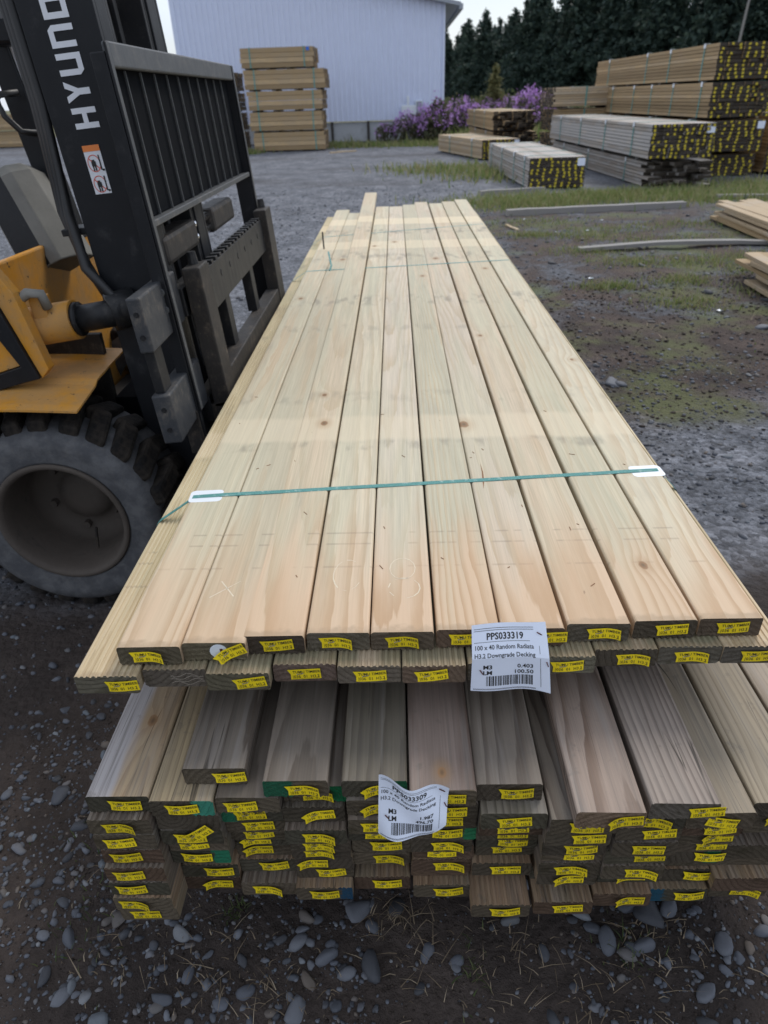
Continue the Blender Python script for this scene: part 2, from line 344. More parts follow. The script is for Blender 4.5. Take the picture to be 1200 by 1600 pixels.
def stack_wood(name, early, late, grey, amt):
    g = NG(name); o = g.obj(); r = g.isl(); p = g.v('ADD', g.v('MULTIPLY', o, (1, 1, 1)), g.comb(g.m_('MULTIPLY', r, 30), g.m_('MULTIPLY', r, 17), 0))
    n = g.noise(g.v('MULTIPLY', p, (3, 3, 60)), 1, 4, .6); n2 = g.noise(p, 2.2, 4, .6)
    c = g.mix(n, early, late); k = g.m_('MULTIPLY_ADD', r, .7, .62); c = g.mix(1, c, g.comb(k, k, k), 'MULTIPLY')
    c = g.mix(g.m_('MULTIPLY', g.ss(g.m_('ADD', n2, g.m_('MULTIPLY_ADD', r, .3, -.15)), .5 - amt * .25, .75 - amt * .2), .9 * min(1, amt + .3)), c, grey)
    return g.fin(c, .75, 0, .25)
M['stack_tan'] = stack_wood('tan_pack_boards', (.47, .345, .195), (.33, .22, .115), (.34, .275, .20), .2)
M['stack_pale'] = stack_wood('pale_pack_boards', (.56, .44, .29), (.42, .30, .18), (.36, .33, .29), .3)
M['stack_grey'] = stack_wood('grey_pack_boards', (.50, .44, .375), (.33, .28, .235), (.40, .385, .37), .6)
M['shaded_tag'] = plain('shaded_tag_yellow', (.56, .44, .03), .6, 0, .2, 90)  # tag yellow with the shading of the far pack ends in its colour
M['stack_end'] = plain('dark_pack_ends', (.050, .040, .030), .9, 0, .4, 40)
M['old_board'] = stack_wood('old_board', (.33, .31, .28), (.20, .185, .165), (.24, .23, .22), .9)

# ------------------------------------------------------------------ mesh helpers
WLOC = {}
def tag(o, label, cat=None, group=None, kind=None):
    if label: o['label'] = label
    if cat: o['category'] = cat
    if group: o['group'] = group
    if kind: o['kind'] = kind
    return o
def thing(name, loc, label, cat, group=None, rz=0):
    o = bpy.data.objects.new(name, None); C.objects.link(o); o.location = loc; o.rotation_euler.z = rz
    o.empty_display_size = .1; WLOC[o] = Vector(loc)
    return tag(o, label, cat, group)
class MB:
    def __init__(s): s.v = []; s.f = []; s.m = []
    def add(s, vs, fs, m=0):
        b = len(s.v); s.v += [tuple(p) for p in vs]; s.f += [[b + i for i in q] for q in fs]; s.m += [m] * len(fs)
    def hexa(s, c, m=0):                                  # eight corners: bottom ring then top ring
        s.add(c, [(3, 2, 1, 0), (4, 5, 6, 7), (0, 1, 5, 4), (1, 2, 6, 5), (2, 3, 7, 6), (3, 0, 4, 7)], m)
    def box(s, x0, x1, y0, y1, z0, z1, m=0, tf=None):
        c = [(x0, y0, z0), (x1, y0, z0), (x1, y1, z0), (x0, y1, z0), (x0, y0, z1), (x1, y0, z1), (x1, y1, z1), (x0, y1, z1)]
        s.hexa([tf(p) for p in c] if tf else c, m)
    def prism(s, poly, a, b, m=0, ax='y', tf=None):       # poly in the plane across ax, from a to b
        n = len(poly)
        def P(p, t): 
            q = (p[0], t, p[1]) if ax == 'y' else ((t, p[0], p[1]) if ax == 'x' else (p[0], p[1], t))
            return tf(q) if tf else q
        s.add([P(p, a) for p in poly] + [P(p, b) for p in poly], [tuple(range(n))[::-1], tuple(range(n, 2 * n))] + [(i, (i + 1) % n, n + (i + 1) % n, n + i) for i in range(n)], m)
    def tube(s, pts, r, n=8, m=0, cap=True):
        pts = [Vector(p) for p in pts]; rr = r if isinstance(r, (list, tuple)) else [r] * len(pts); b = len(s.v)
        up = Vector((0, 0, 1))
        for i, p in enumerate(pts):
            d = (pts[min(i + 1, len(pts) - 1)] - pts[max(i - 1, 0)]).normalized()
            u = d.cross(up); u = d.cross(Vector((1, 0, 0))) if u.length < .1 else u
            u.normalize(); v_ = d.cross(u)
            for k in range(n):
                a = 2 * math.pi * k / n; s.v.append(tuple(p + (u * math.cos(a) + v_ * math.sin(a)) * rr[i]))
        for i in range(len(pts) - 1):
            for k in range(n):
                s.f.append([b + i * n + k, b + i * n + (k + 1) % n, b + (i + 1) * n + (k + 1) % n, b + (i + 1) * n + k]); s.m.append(m)
        if cap:
            s.f.append([b + k for k in range(n)][::-1]); s.m.append(m); e = b + (len(pts) - 1) * n; s.f.append([e + k for k in range(n)]); s.m.append(m)
    def lathe(s, prof, c, n=40, m=0):                     # profile (radius, y) turned about an axis along y
        b = len(s.v); k = len(prof)
        for i in range(n):
            a = 2 * math.pi * i / n
            for (r, y) in prof: s.v.append((c[0] + r * math.cos(a), c[1] + y, c[2] + r * math.sin(a)))
        for i in range(n):
            for j in range(k - 1):
                s.f.append([b + i * k + j, b + i * k + j + 1, b + ((i + 1) % n) * k + j + 1, b + ((i + 1) % n) * k + j]); s.m.append(m)
    def build(s, name, mats, parent=None, origin=None, smooth=False, bevel=0, fix=True):
        mats = mats if isinstance(mats, (list, tuple)) else [mats]
        V = np.array(s.v, float); 
        if origin is None: origin = (V.min(0) + V.max(0)) / 2
        origin = Vector(origin)
        me = bpy.data.meshes.new(name); me.from_pydata([tuple(Vector(p) - origin) for p in s.v], [], s.f)
        for q in mats: me.materials.append(M[q])
        me.polygons.foreach_set('material_index', s.m)
        if fix or bevel:
            bm = bmesh.new(); bm.from_mesh(me); bmesh.ops.recalc_face_normals(bm, faces=bm.faces)
            if bevel:
                es = [e for e in bm.edges if len(e.link_faces) == 2 and e.calc_face_angle(0) > .6]
                bmesh.ops.bevel(bm, geom=es, offset=bevel, segments=2, affect='EDGES', profile=.5, clamp_overlap=True)
            bm.to_mesh(me); bm.free()
        if smooth: me.polygons.foreach_set('use_smooth', [True] * len(me.polygons))
        return link(name, me, parent, origin)
def link(name, me, parent=None, wloc=(0, 0, 0)):
    o = bpy.data.objects.new(name, me); C.objects.link(o); wloc = Vector(wloc); WLOC[o] = wloc
    if parent: o.parent = parent; o.location = wloc - WLOC[parent]
    else: o.location = wloc
    return o
def child(name, me, parent, loc=(0, 0, 0), rot=(0, 0, 0)):
    o = bpy.data.objects.new(name, me); C.objects.link(o); o.parent = parent; o.location = loc; o.rotation_euler = rot
    WLOC[o] = WLOC.get(parent, Vector()) + Vector(loc); return o
def np_mesh(name, V, F, mats, midx=None, smooth=False):
    me = bpy.data.meshes.new(name); V = np.asarray(V, np.float32); F = np.asarray(F, np.int32); k = F.shape[1]
    me.vertices.add(len(V)); me.vertices.foreach_set('co', V.ravel()); me.loops.add(F.size); me.loops.foreach_set('vertex_index', F.ravel())
    me.polygons.add(len(F)); me.polygons.foreach_set('loop_start', np.arange(0, F.size, k, dtype=np.int32)); me.polygons.foreach_set('loop_total', np.full(len(F), k, np.int32))
    for q in mats: me.materials.append(M[q])
    if midx is not None: me.polygons.foreach_set('material_index', np.asarray(midx, np.int32))
    if smooth: me.polygons.foreach_set('use_smooth', np.ones(len(F), bool))
    me.update(calc_edges=True); return me

# ------------------------------------------------------------------ ground
def hgt(x, y):
    return .006 * np.sin(3.1 * x + 1.3) * np.cos(2.3 * y) + .004 * np.sin(9 * x + 4 * y) + .003 * np.sin(17 * x - 13 * y + 2)
xs = np.concatenate([[-1500, -400, -120, -50, -25, -14, -8], np.arange(-5, 6.01, .1), [8, 14, 25, 50, 120, 400, 1500]])
ys = np.concatenate([[-300, -60, -20, -6, -2], np.arange(-.5, 13.01, .1), [15, 18, 21, 25, 30, 40, 60, 100, 200, 500, 2500]])
X, Y = np.meshgrid(xs, ys); Zg = hgt(X, Y); V = np.stack([X, Y, Zg], -1).reshape(-1, 3); nx_ = len(xs)
ii = np.arange((len(ys) - 1) * nx_).reshape(len(ys) - 1, nx_)[:, :-1].ravel()
F = np.stack([ii, ii + 1, ii + nx_ + 1, ii + nx_], 1)
ground = link('ground', np_mesh('ground', V, F, ['ground'], smooth=True)); ground['kind'] = 'structure'

# stones: the largest ones as parts of the ground, the rest as gravel
def ico(sub):
    bm = bmesh.new(); bmesh.ops.create_icosphere(bm, subdivisions=sub, radius=1); V = np.array([v.co[:] for v in bm.verts]); Fs = np.array([[v.index for v in f.verts] for f in bm.faces]); bm.free(); return V, Fs
IV1, IF1 = ico(1); IV2, IF2 = ico(2)
def cuts(V, n, lo, hi):
    V = V.copy()
    for k in range(n):
        a = rng.normal(size=3); a /= np.linalg.norm(a); t = rng.uniform(lo, hi); ov = np.maximum(0, V @ a - t); V -= .85 * ov[:, None] * a
    return V
def lump(V, amp):
    d = np.ones(len(V))
    for k in range(5):
        a = rng.normal(size=3); a /= np.linalg.norm(a); d += amp * rng.uniform(-1, 1) * np.sin(rng.uniform(1.2, 2.6) * (V @ a) + rng.uniform(0, 6))
    return V * d[:, None]
stone_me = []
for k in range(12):
    v_ = cuts(lump(IV2, .2), 7, .55, .85) * np.array([1, rng.uniform(.5, .85), rng.uniform(.32, .55)]); stone_me.append(np_mesh('stone', v_, IF2, ['stone'], smooth=True))
def free(x, y):                                  # not inside the standing things
    return not ((-.47 < x < .6 and .75 < y < 5.2) or (-1.2 < x < -.55 and 1.5 < y < 1.75 and False))
def place_stone(x, y, s, k=None, rz=None):
    me = stone_me[k if k is not None else random.randrange(12)]
    o = child('stone', me, ground, (x, y, float(hgt(x, y)) + s * .12), (random.uniform(-.25, .25), random.uniform(-.25, .25), random.uniform(0, 6.28) if rz is None else rz)); o.scale = (s, s, s)
# picked out in the photograph: metres on the ground, half length, heading
for (x, y, s, a) in ((-.062, .569, .021, 1.9), (-.135, .585, .016, .6), (-.185, .605, .014, .9), (.335, .612, .017, 1.2), (.39, .60, .017, .3), (.36, .585, .014, 2.4),
                     (.415, .655, .022, 1.35), (.385, .665, .018, .2), (.455, .66, .015, .8), (.30, .655, .014, 2.7), (.52, .60, .022, 1.4), (-.26, .53, .012, .2),
                     (-.36, .56, .012, 1.5), (-.40, .51, .010, .3), (.03, .585, .013, 1.8), (-.10, .555, .013, .5), (-.16, .545, .012, 2.2), (-.02, .665, .016, 1.1), (.47, .53, .014, .4), (.22, .50, .011, 2), (-.09, .66, .015, .4)):
    place_stone(x, y, s * 1.45, None, a)
n_st = 0
while n_st < 275:
    if n_st < 190: x, y, s = random.uniform(-.85, .80), random.uniform(.45, 1.15), .0075 + .0135 * random.random() ** 1.7
    elif n_st < 235: x, y, s = random.uniform(.55, 2.6), random.uniform(.9, 3.4), random.uniform(.012, .026)
    else: x, y, s = random.uniform(.9, 3.6), random.uniform(3, 8.5), random.uniform(.015, .045)
    if n_st < 190 and -.05 < x < .28 and y < .68 and random.random() < .75: continue
    if not free(x, y): continue
    place_stone(x, y, s); n_st += 1
def scatter(n, xr, yr, smin, smax, base, pw=2.5, keep=None, sub=True):
    x = rng.uniform(*xr, n); y = rng.uniform(*yr, n); ok = np.ones(n, bool)
    ok &= ~((x > -.44) & (x < .58) & (y > 1.0) & (y < 5.0))
    if keep is not None: ok &= keep(x, y)
    x, y = x[ok], y[ok]; n = len(x); s = smin + (smax - smin) * rng.uniform(0, 1, n) ** pw
    IV, IF = base; L = np.stack([cuts(lump(IV, .2), 5, .45, .8) for _ in range(24)])[rng.integers(0, 24, n)]
    L = L * np.stack([np.ones(n), rng.uniform(.55, 1, n), rng.uniform(.35, .7, n)], 1)[:, None, :] * s[:, None, None]
    a = rng.uniform(0, 6.28, n); ca, sa = np.cos(a)[:, None], np.sin(a)[:, None]
    P = np.stack([L[..., 0] * ca - L[..., 1] * sa + x[:, None], L[..., 0] * sa + L[..., 1] * ca + y[:, None], L[..., 2] + (hgt(x, y) + s * .08)[:, None]], -1)
    return P.reshape(-1, 3), (IF[None] + (np.arange(n) * len(IV))[:, None, None]).reshape(-1, 3)
parts = [scatter(1100, (-.85, .8), (.42, 1.1), .004, .0105, (IV2, IF2), 1.6, lambda x, y: (x < -.06) | (x > .24)),
         scatter(7000, (-.85, .85), (.42, 1.1), .0010, .0062, (IV1, IF1), 2.2, lambda x, y: ~((x > -.05) & (x < .27) & (y < .68) & (rng.uniform(0, 1, len(x)) < .72))),
         scatter(3200, (-1.5, -.4), (.5, 3.5), .003, .014, (IV1, IF1), 3),
         scatter(9000, (.5, 3.2), (.7, 3.6), .003, .015, (IV1, IF1), 2.6, lambda x, y: (np.sin(2.1 * x + 1.7 * y) + .4 * np.sin(5 * y - 3 * x) > -.7)),
         scatter(4500, (.6, 4.5), (3.2, 9), .004, .022, (IV1, IF1), 3),
         scatter(3500, (-3, 1.2), (5, 12), .006, .024, (IV1, IF1), 3)]
V = []; F = []; b = 0
for v_, f_ in parts: V.append(v_); F.append(f_ + b); b += len(v_)
cl_ = [scatter(9000, (-.85, .85), (.42, 1.15), .0008, .0042, (IV1, IF1), 2.4), scatter(5000, (.6, 3), (2.6, 5.5), .003, .016, (IV1, IF1), 3)]
M['clod'] = blade_mat('dirt_clod', [(.024, .018, .0145), (.05, .038, .032), (.09, .07, .058)])
V2 = np.concatenate([cl_[0][0], cl_[1][0]]); F2 = np.concatenate([cl_[0][1], cl_[1][1] + len(cl_[0][0])])
tag(link('dirt', np_mesh('dirt', V2, F2, ['clod'], smooth=False)), 'dark crumbly dirt clods between the stones', 'dirt', None, 'stuff')
gv = link('gravel', np_mesh('gravel', np.concatenate(V), np.concatenate(F), ['gravel'], smooth=True))
tag(gv, 'loose grey and brown gravel strewn over the yard', 'gravel', None, 'stuff')

def blades(n, px, py, hmin, hmax, wid, lean=.6, flat=0.):
    """n tapered blades rooted at (px, py)"""
    h = hmin + (hmax - hmin) * rng.uniform(0, 1, n) ** 1.8; a = rng.uniform(0, 6.28, n); ln = rng.uniform(.1, 1, n) * lean
    d = np.stack([np.cos(a), np.sin(a), np.zeros(n)], 1); s = np.stack([-np.sin(a), np.cos(a), np.zeros(n)], 1) * (wid * rng.uniform(.6, 1.3, n))[:, None]
    root = np.stack([px, py, hgt(px, py)], 1); up = np.array([0, 0, 1.])
    m = root + (d * (ln * .35)[:, None] + up * (1 - flat) * .6) * h[:, None]; t = root + (d * ln[:, None] + up * (1 - flat)) * h[:, None]
    if flat: m[:, 2] += rng.uniform(.002, .008, n); t[:, 2] += .003
    P = np.stack([root - s, root + s, m - s * .7, m + s * .7, t], 1).reshape(-1, 3); o = (np.arange(n) * 5)[:, None]
    Fq = np.concatenate([o + np.array([[0, 1, 3]]), o + np.array([[0, 3, 2]]), o + np.array([[2, 3, 4]])])
    return P, Fq
def clump_pts(n, centres):
    c = np.array(centres); k = rng.integers(0, len(c), n); return c[k, 0] + rng.normal(size=n) * c[k, 2], c[k, 1] + rng.normal(size=n) * c[k, 3] if c.shape[1] > 3 else c[k, 1] + rng.normal(size=n) * c[k, 2]
def joined(parts, name, mats, label, cat):
    V = []; F = []; b = 0
    for v_, f_ in parts: V.append(v_); F.append(f_ + b); b += len(v_)
    return tag(link(name, np_mesh(name, np.concatenate(V), np.concatenate(F), mats)), label, cat, None, 'stuff')
gp = []
x, y = clump_pts(16000, [(2.2, 9.9, .8, .28), (3.6, 9.6, .9, .3), (1.7, 9.5, .4, .3), (4.6, 9.9, .6, .5), (5.3, 10.6, .5, .5), (3.0, 10.2, .7, .2)]); gp.append(blades(len(x), x, y, .02, .13, .005, 1.3))
x, y = clump_pts(9000, [(1.95, 5.9, .16, .12), (2.45, 5.85, .2, .1), (2.75, 5.5, .18, .15), (2.1, 5.2, .13, .1), (2.65, 4.85, .15, .1), (1.75, 7.2, .25, .12), (2.2, 7.5, .3, .12), (1.35, 7.3, .15, .1), (2.9, 6.0, .2, .15), (3.0, 7.7, .3, .15), (1.55, 5.1, .12, .07), (1.5, 8.1, .3, .15), (2.5, 6.9, .35, .15), (1.9, 4.6, .15, .1), (2.3, 3.6, .12, .08), (1.7, 6.4, .2, .12)]); gp.append(blades(len(x), x, y, .01, .06, .003, 1.6))
x, y = clump_pts(6000, [(-1.0, 22.8, .9, .4), (.4, 22.9, 1., .4), (1.4, 22.4, .7, .4), (-1.6, 23.6, .5, .4), (1.6, 13.5, .5, .7), (.9, 14.5, .6, .5), (-4.3, 21.3, .3, .3)]); gp.append(blades(len(x), x, y, .04, .20, .010, 1.2))
x, y = clump_pts(7000, [(3.4, 29, 1.6, 2), (6, 34, 3, 3), (10, 38, 4, 4), (3.2, 24, .8, 1), (14, 30, 3, 4)]); gp.append(blades(len(x), x, y, .15, .5, .03, .8))
joined(gp, 'grass', ['grass'], 'tufts of short green grass growing in the yard', 'grass')
x, y = clump_pts(230, [(-.52, .70, .05, .04), (-.55, .62, .05, .05), (-.30, .655, .012, .012), (.365, .60, .02, .03), (.10, .56, .015, .04), (-.6, .8, .06, .06)]); 
joined([blades(len(x), x, y, .008, .026, .0011, 1.4)], 'weeds', ['weed'], 'small green weeds beside the low pack', 'weeds')
x, y = clump_pts(520, [(.02, .60, .03, .05), (.13, .56, .08, .05), (.19, .60, .06, .05), (-.03, .64, .02, .02), (-.30, .57, .08, .04), (-.2, .53, .07, .03), (.35, .52, .08, .03), (-.48, .6, .06, .06), (.42, .60, .05, .03), (-.55, .75, .08, .08)])
gp = [blades(len(x), x, y, .012, .050, .0009, 1.6, .82)]
x, y = clump_pts(500, [(1.8, 4.6, .8, .7), (1.3, 3.8, .4, .5), (2.4, 4.0, .6, .5), (1.5, 6.3, .4, .6)]); gp.append(blades(len(x), x, y, .02, .08, .0018, 1.6, .82))
joined(gp, 'dry_straw', ['straw'], 'dry straw and root bits lying on the dirt', 'straw')

# ------------------------------------------------------------------ text
def text_mesh(body, size, bold=.0, align='LEFT', sx_=1.0):
    cu = bpy.data.curves.new('t', 'FONT'); cu.body = body; cu.size = size; cu.offset = bold; cu.align_x = align; cu.resolution_u = 2
    o = bpy.data.objects.new('t', cu); C.objects.link(o); dg = bpy.context.evaluated_depsgraph_get(); me = o.evaluated_get(dg).to_mesh()
    vs = [(v.co.x * sx_, v.co.y) for v in me.vertices]; fs = [tuple(p.vertices) for p in me.polygons]
    o.evaluated_get(dg).to_mesh_clear(); bpy.data.objects.remove(o); bpy.data.curves.remove(cu); return vs, fs
def put_text(mb, body, x, z, size, m, bend, bold=0, align='LEFT', sx_=1.0, lift=.0003):
    vs, fs = text_mesh(body, size, bold, align, sx_)
    mb.add([bend(x + a, z + b, lift) for a, b in vs], fs, m)
def grid(mb, x0, x1, z0, z1, nx, nz_, m, bend, lift=0):
    vs = [bend(x0 + (x1 - x0) * i / nx, z0 + (z1 - z0) * j / nz_, lift) for j in range(nz_ + 1) for i in range(nx + 1)]
    mb.add(vs, [(j * (nx + 1) + i, j * (nx + 1) + i + 1, (j + 1) * (nx + 1) + i + 1, (j + 1) * (nx + 1) + i) for j in range(nz_) for i in range(nx)], m)

TAGS = []
TW, TH = .0232, .0092
for k, bf in enumerate((lambda x, z: .0006, lambda x, z: .0035 * math.cos(x / TW * 1.5), lambda x, z: .0008 + .006 * max(0, -x / TW) ** 2, lambda x, z: .0030 * math.cos(x / TW * 1.4) + .10 * max(0, -z - .004), lambda x, z: .001 + .005 * max(0, x / TW) ** 2)):
    dz = (lambda x: 0, lambda x: .0018 * math.cos(x / TW * 1.5), lambda x: -.0040 * max(0, -x / TW) ** 2, lambda x: .0016 * math.cos(x / TW * 1.5), lambda x: -.0022 * max(0, x / TW) ** 2)[k]
    bend = lambda x, z, l, bf=bf, dz=dz: (x, -bf(x, z) - l, z + dz(x))
    mb = MB()
    # strip with a notch cut in its left end
    n = 10; top = []; bot = []
    for i in range(n + 1):
        x_ = -TW + 2 * TW * i / n
        top.append(bend(x_, TH, 0)); bot.append(bend(x_ + (.0035 if i == 0 else 0), -TH, 0))
    mid = [bend(-TW + 2 * TW * i / n + (.0042 if i == 0 else 0), .0005, 0) for i in range(n + 1)]
    mb.add(top + mid + bot, [(i, n + 1 + i, n + 2 + i, i + 1) for i in range(n)] + [(n + 1 + i, 2 * n + 2 + i, 2 * n + 3 + i, n + 2 + i) for i in range(n)], 0)
    put_text(mb, 'TUMU TIMBERS', -.0160, .0022, .0066, 1, bend, .00005, sx_=.92)
    put_text(mb, '036  01  H3.2', -.0150, -.0066, .0072, 1, bend, .00004, sx_=.90)
    for (a, b_, c_, d_) in ((-.0162, -.0158, -.0075, -.0012), (.0201, .0205, -.0075, -.0012), (-.0162, .0205, -.0078, -.0075)): grid(mb, a, b_, c_, d_, 1, 1, 1, bend, .0003)
    # staple with the scuffed print round it
    grid(mb, -.0105, -.0015, .0012, .0030, 2, 1, 2, lambda x, z, l, bend=bend: bend(x, z + x * .18, l), .0005)
    mb.box(-.0095, -.0020, -.0016, -.0008, .0021, .0029, 3, lambda p, bend=bend: (p[0], bend(p[0], p[2], 0)[1] + p[1] + .0002, bend(p[0], p[2], 0)[2] + p[0] * .18))
    me = MB.build(mb, 'tag', ['yellow', 'ink', 'scuff', 'steel'], None, (0, 0, 0), fix=False); TAGS.append(me.data); bpy.data.objects.remove(me)

# ------------------------------------------------------------------ planks
PW, PT = .088, .0325
def profile(top, bottom, w=PW, t=PT):
    def face(ribbed):
        r = .0042; pts = []
        for k in range(4):
            a = math.pi / 2 * k / 3; pts.append((w / 2 - r + r * math.cos(a), t - r + r * math.sin(a)))
        if ribbed:
            n = 10; p = (w - 2 * r) / n
            for i in range(n):
                x_ = w / 2 - r - i * p
                pts += [(x_ - p * .18, t), (x_ - p * .36, t - .0019), (x_ - p * .64, t - .0019), (x_ - p * .82, t)]
        for k in range(4):
            a = math.pi / 2 + math.pi / 2 * k / 3; pts.append((-w / 2 + r + r * math.cos(a), t - r + r * math.sin(a)))
        return pts
    up = face(top); lo = [(-x_, t - z_) for x_, z_ in face(bottom)]
    return up + lo
PROF = {(a, b): profile(a, b) for a in (0, 1) for b in (0, 1)}
def plank(parent, x, y, z, L, ribs=(0, 1), mat='fresh', early=(.56, .43, .24), late=(.42, .30, .15), stain=(.40, .37, .21), blush=0., end=(.12, .095, .065),
          pith=None, knot=(9, 9, .01), knot2=(9, 9, .01), paint=(0, 0, 0), paintcol=(.02, .22, .11), cover=0., rz=0., rx=0., bow=0.):
    pr = PROF[ribs]; n = len(pr); rows = [0, .004, .06, .4, L * .5, L * .8, L]; mb = MB()
    V = []
    for j, yy in enumerate(rows):
        for (a, b_) in pr: V.append((a, yy + (random.uniform(-.0010, .0010) if j == 0 else 0), b_ + bow * (yy / L) ** 2))
    mb.add(V, [(j * n + i, j * n + (i + 1) % n, (j + 1) * n + (i + 1) % n, (j + 1) * n + i) for j in range(len(rows) - 1) for i in range(n)], 0)
    mb.f += [list(range(n))[::-1], list(range((len(rows) - 1) * n, len(rows) * n))]; mb.m += [1, 1]
    o = mb.build('plank', [mat, 'end'], None, (0, 0, 0))
    o.parent = parent; o.location = Vector((x, y, z)) - WLOC[parent]; o.rotation_euler = (rx, 0, rz); WLOC[o] = Vector((x, y, z))
    def j(c, a=.06):
        f = 1 + random.uniform(-a, a); return [max(.01, q * f * (1 + random.uniform(-.012, .012))) for q in c]
    o['seed'] = random.uniform(0, 60); o['pith'] = list(pith or (random.uniform(-.06, .06), random.uniform(-.035, .035), random.choice((-1, 1, -1)) * random.uniform(.02, .11)))
    o['early'] = j(early); o['late'] = j(late); o['stain'] = j(stain); o['blush'] = blush; o['endcol'] = j(end, .2); o['knot'] = list(knot); o['knot2'] = list(knot2)
    o['paint'] = list(paint); o['paintcol'] = list(paintcol); o['cover'] = cover
    return o
def add_tag(pl, tx, tz, tilt=None, k=None, lift=.0008):
    child('tag', TAGS[random.randrange(5) if k is None else k], pl, (tx, -lift, tz), (0, R(random.uniform(-7, 3) if tilt is None else tilt), 0))

# ---- the strapped pack held on the forks
up = thing('decking_pack', (.03, .69, .5195), 'strapped pack of fresh pale decking boards lying on the weathered pack, raised on the forks', 'timber pack')
ZA, ZB = .5525, .5195
A = [  # x, front y, far end y, tag x, tag px z tilt, blush
    (-.351, .699, 4.96, -.355, -3, .35), (-.262, .706, 4.80, -.240, -24, .45), (-.182, .718, 5.62, -.177, -5, .55), (-.091, .723, 5.07, -.095, -2, .45), (-.001, .723, 5.06, -.002, -5, .55),
    (.091, .726, 5.13, .087, -2, .55), (.181, .727, 5.25, .206, -2, .5), (.274, .735, 5.16, .281, -4, .45), (.369, .740, 5.24, .378, -4, .45), (.461, .743, 5.33, .464, -3, .5)]
kA = {2: (.010, .722, .0085), 6: (-.035, .694, .011), 8: (.008, .132, .007), 1: (9, 9, .01), 4: (9, 9, .01)}
topA = []
for i, (x, y, ye, tx, tilt, bl) in enumerate(A):
    e = [(.50, .435, .315), (.47, .41, .295), (.54, .44, .31), (.545, .47, .35), (.55, .475, .37), (.48, .435, .32), (.555, .475, .36), (.54, .445, .315), (.51, .45, .32), (.545, .475, .35)][i]
    endc = [(.125, .105, .07), (.13, .11, .07), (.085, .066, .048), (.115, .10, .072), (.115, .09, .062), (.125, .085, .058), (.12, .082, .056), (.14, .122, .09), (.10, .082, .058), (.115, .085, .06)][i]
    p = plank(up, x, y, ZA, ye - y, (0, 1), 'fresh', e, (.45, .35, .225), (.47, .435, .315), bl + .3, endc, None, kA.get(i, (9, 9, .01)), {2: (-.004, .895, .006), 0: (-.01, 1.9, .008), 1: (.012, 2.6, .011), 3: (-.02, 2.9, .009), 5: (.015, 2.2, .008), 6: (.0, 2.55, .012), 7: (-.02, 1.35, .006), 8: (.01, 2.3, .009), 9: (.02, 1.1, .005), 4: (-.01, 3.0, .01)}[i], rz=random.uniform(-.0008, .0008), bow=.03 if i == 2 else 0)
    topA.append(p); add_tag(p, tx - x, .0165, tilt, 2 if i == 1 else random.choice((0, 1, 4)), .003 if i == 1 else .0009)
B = [(-.411, .678, 4.9, -.39, -3), (-.319, .690, 5.0, None, 0), (-.229, .681, 4.9, -.213, -9), (-.138, .697, 5.1, -.139, -3), (-.048, .692, 5.0, -.047, -3), (.042, .691, 5.0, .038, -7), (.133, .695, 5.1, .132, 0),
     (.223, .706, 4.9, .228, -4), (.313, .719, 5.0, .322, -3), (.404, .723, 5.1, .405, -4), (.493, .722, 4.97, .497, -2)]
topB = []
for i, (x, y, ye, tx, tilt) in enumerate(B):
    endc = [(.12, .108, .08), (.12, .10, .078), (.12, .105, .07), (.17, .12, .095), (.12, .10, .075), (.14, .10, .07), (.12, .10, .075), (.14, .125, .09), (.085, .07, .05), (.125, .11, .085), (.12, .105, .085)][i]
    shade_k = 1 if i in (0, 10) else .52  # inner boards darkened, the shadow on their tops put into the colour
    p = plank(up, x, y, ZB, ye - y, (1, 0), 'fresh', [q * shade_k for q in (.50, .425, .275)], [q * shade_k for q in (.38, .30, .175)], [q * shade_k for q in (.38, .35, .22)], .3 if shade_k == 1 else 0., endc, rz=random.uniform(-.0006, .0006))
    topB.append(p)
    if tx is not None: add_tag(p, tx - x, .015, tilt)
def ribbon(mb, pts, half, m=0, side=None):
    """flat band along pts; side = direction across the band"""
    n = len(pts); s_ = Vector(side).normalized() * half
    vs = [Vector(p) - s_ for p in pts] + [Vector(p) + s_ for p in pts]
    mb.add(vs, [(i, i + 1, n + i + 1, n + i) for i in range(n - 1)], m)
def strap(parent, y_l, y_r, wid, m='strap', z_top=.5853, xl=-.397, xr=.507, n=14):
    mb = MB(); slope = (y_r - y_l) / (xr - xl); P = []
    P.append((-.42, y_l - .02, .517)); P.append((-.4575, y_l - .035, .5245)); P.append((-.4575, y_l - .035, .5485)); P.append((-.452, y_l - .03, .5535)); P.append((xl - .001, y_l - .006, .5815))
    P.append((xl + .004, y_l, z_top))
    for i in range(1, n): P.append((xl + (xr - xl) * i / n, y_l + (y_r - y_l) * i / n + .0006 * math.sin(i * 1.9), z_top + .0008 * abs(math.sin(i * 2.3))))
    P.append((xr - .004, y_r, z_top)); P.append((xr + .001, y_r - .004, .5815)); P.append((.536, y_r - .018, .5535)); P.append((.5385, y_r - .02, .5485)); P.append((.5385, y_r - .02, .5245)); P.append((.50, y_r - .01, .517))
    ribbon(mb, P, wid / 2, 0, (0, 1, 0)); q = MB(); ribbon(q, [(a, b_, c_ - .0007) for a, b_, c_ in P][::-1], wid / 2, 0, (0, 1, 0)); mb.add(q.v, q.f)
    return mb.build('strap', m, parent, fix=False)
strap(up, 1.112, 1.186, .0125)
strap(up, 3.07, 3.20, .012); strap(up, 3.92, 4.22, .011)
mb = MB(); mb.tube([(-.29, 3.07, .585), (-.285, 3.10, .60), (-.305, 3.22, .635)], .004, 5); mb.build('strap_tail', 'strap', up)
mb = MB(); mb.tube([(-.36, 3.58, .585), (-.362, 3.58, .665)], .004, 5); mb.build('strap_tail', 'dark_steel', up)
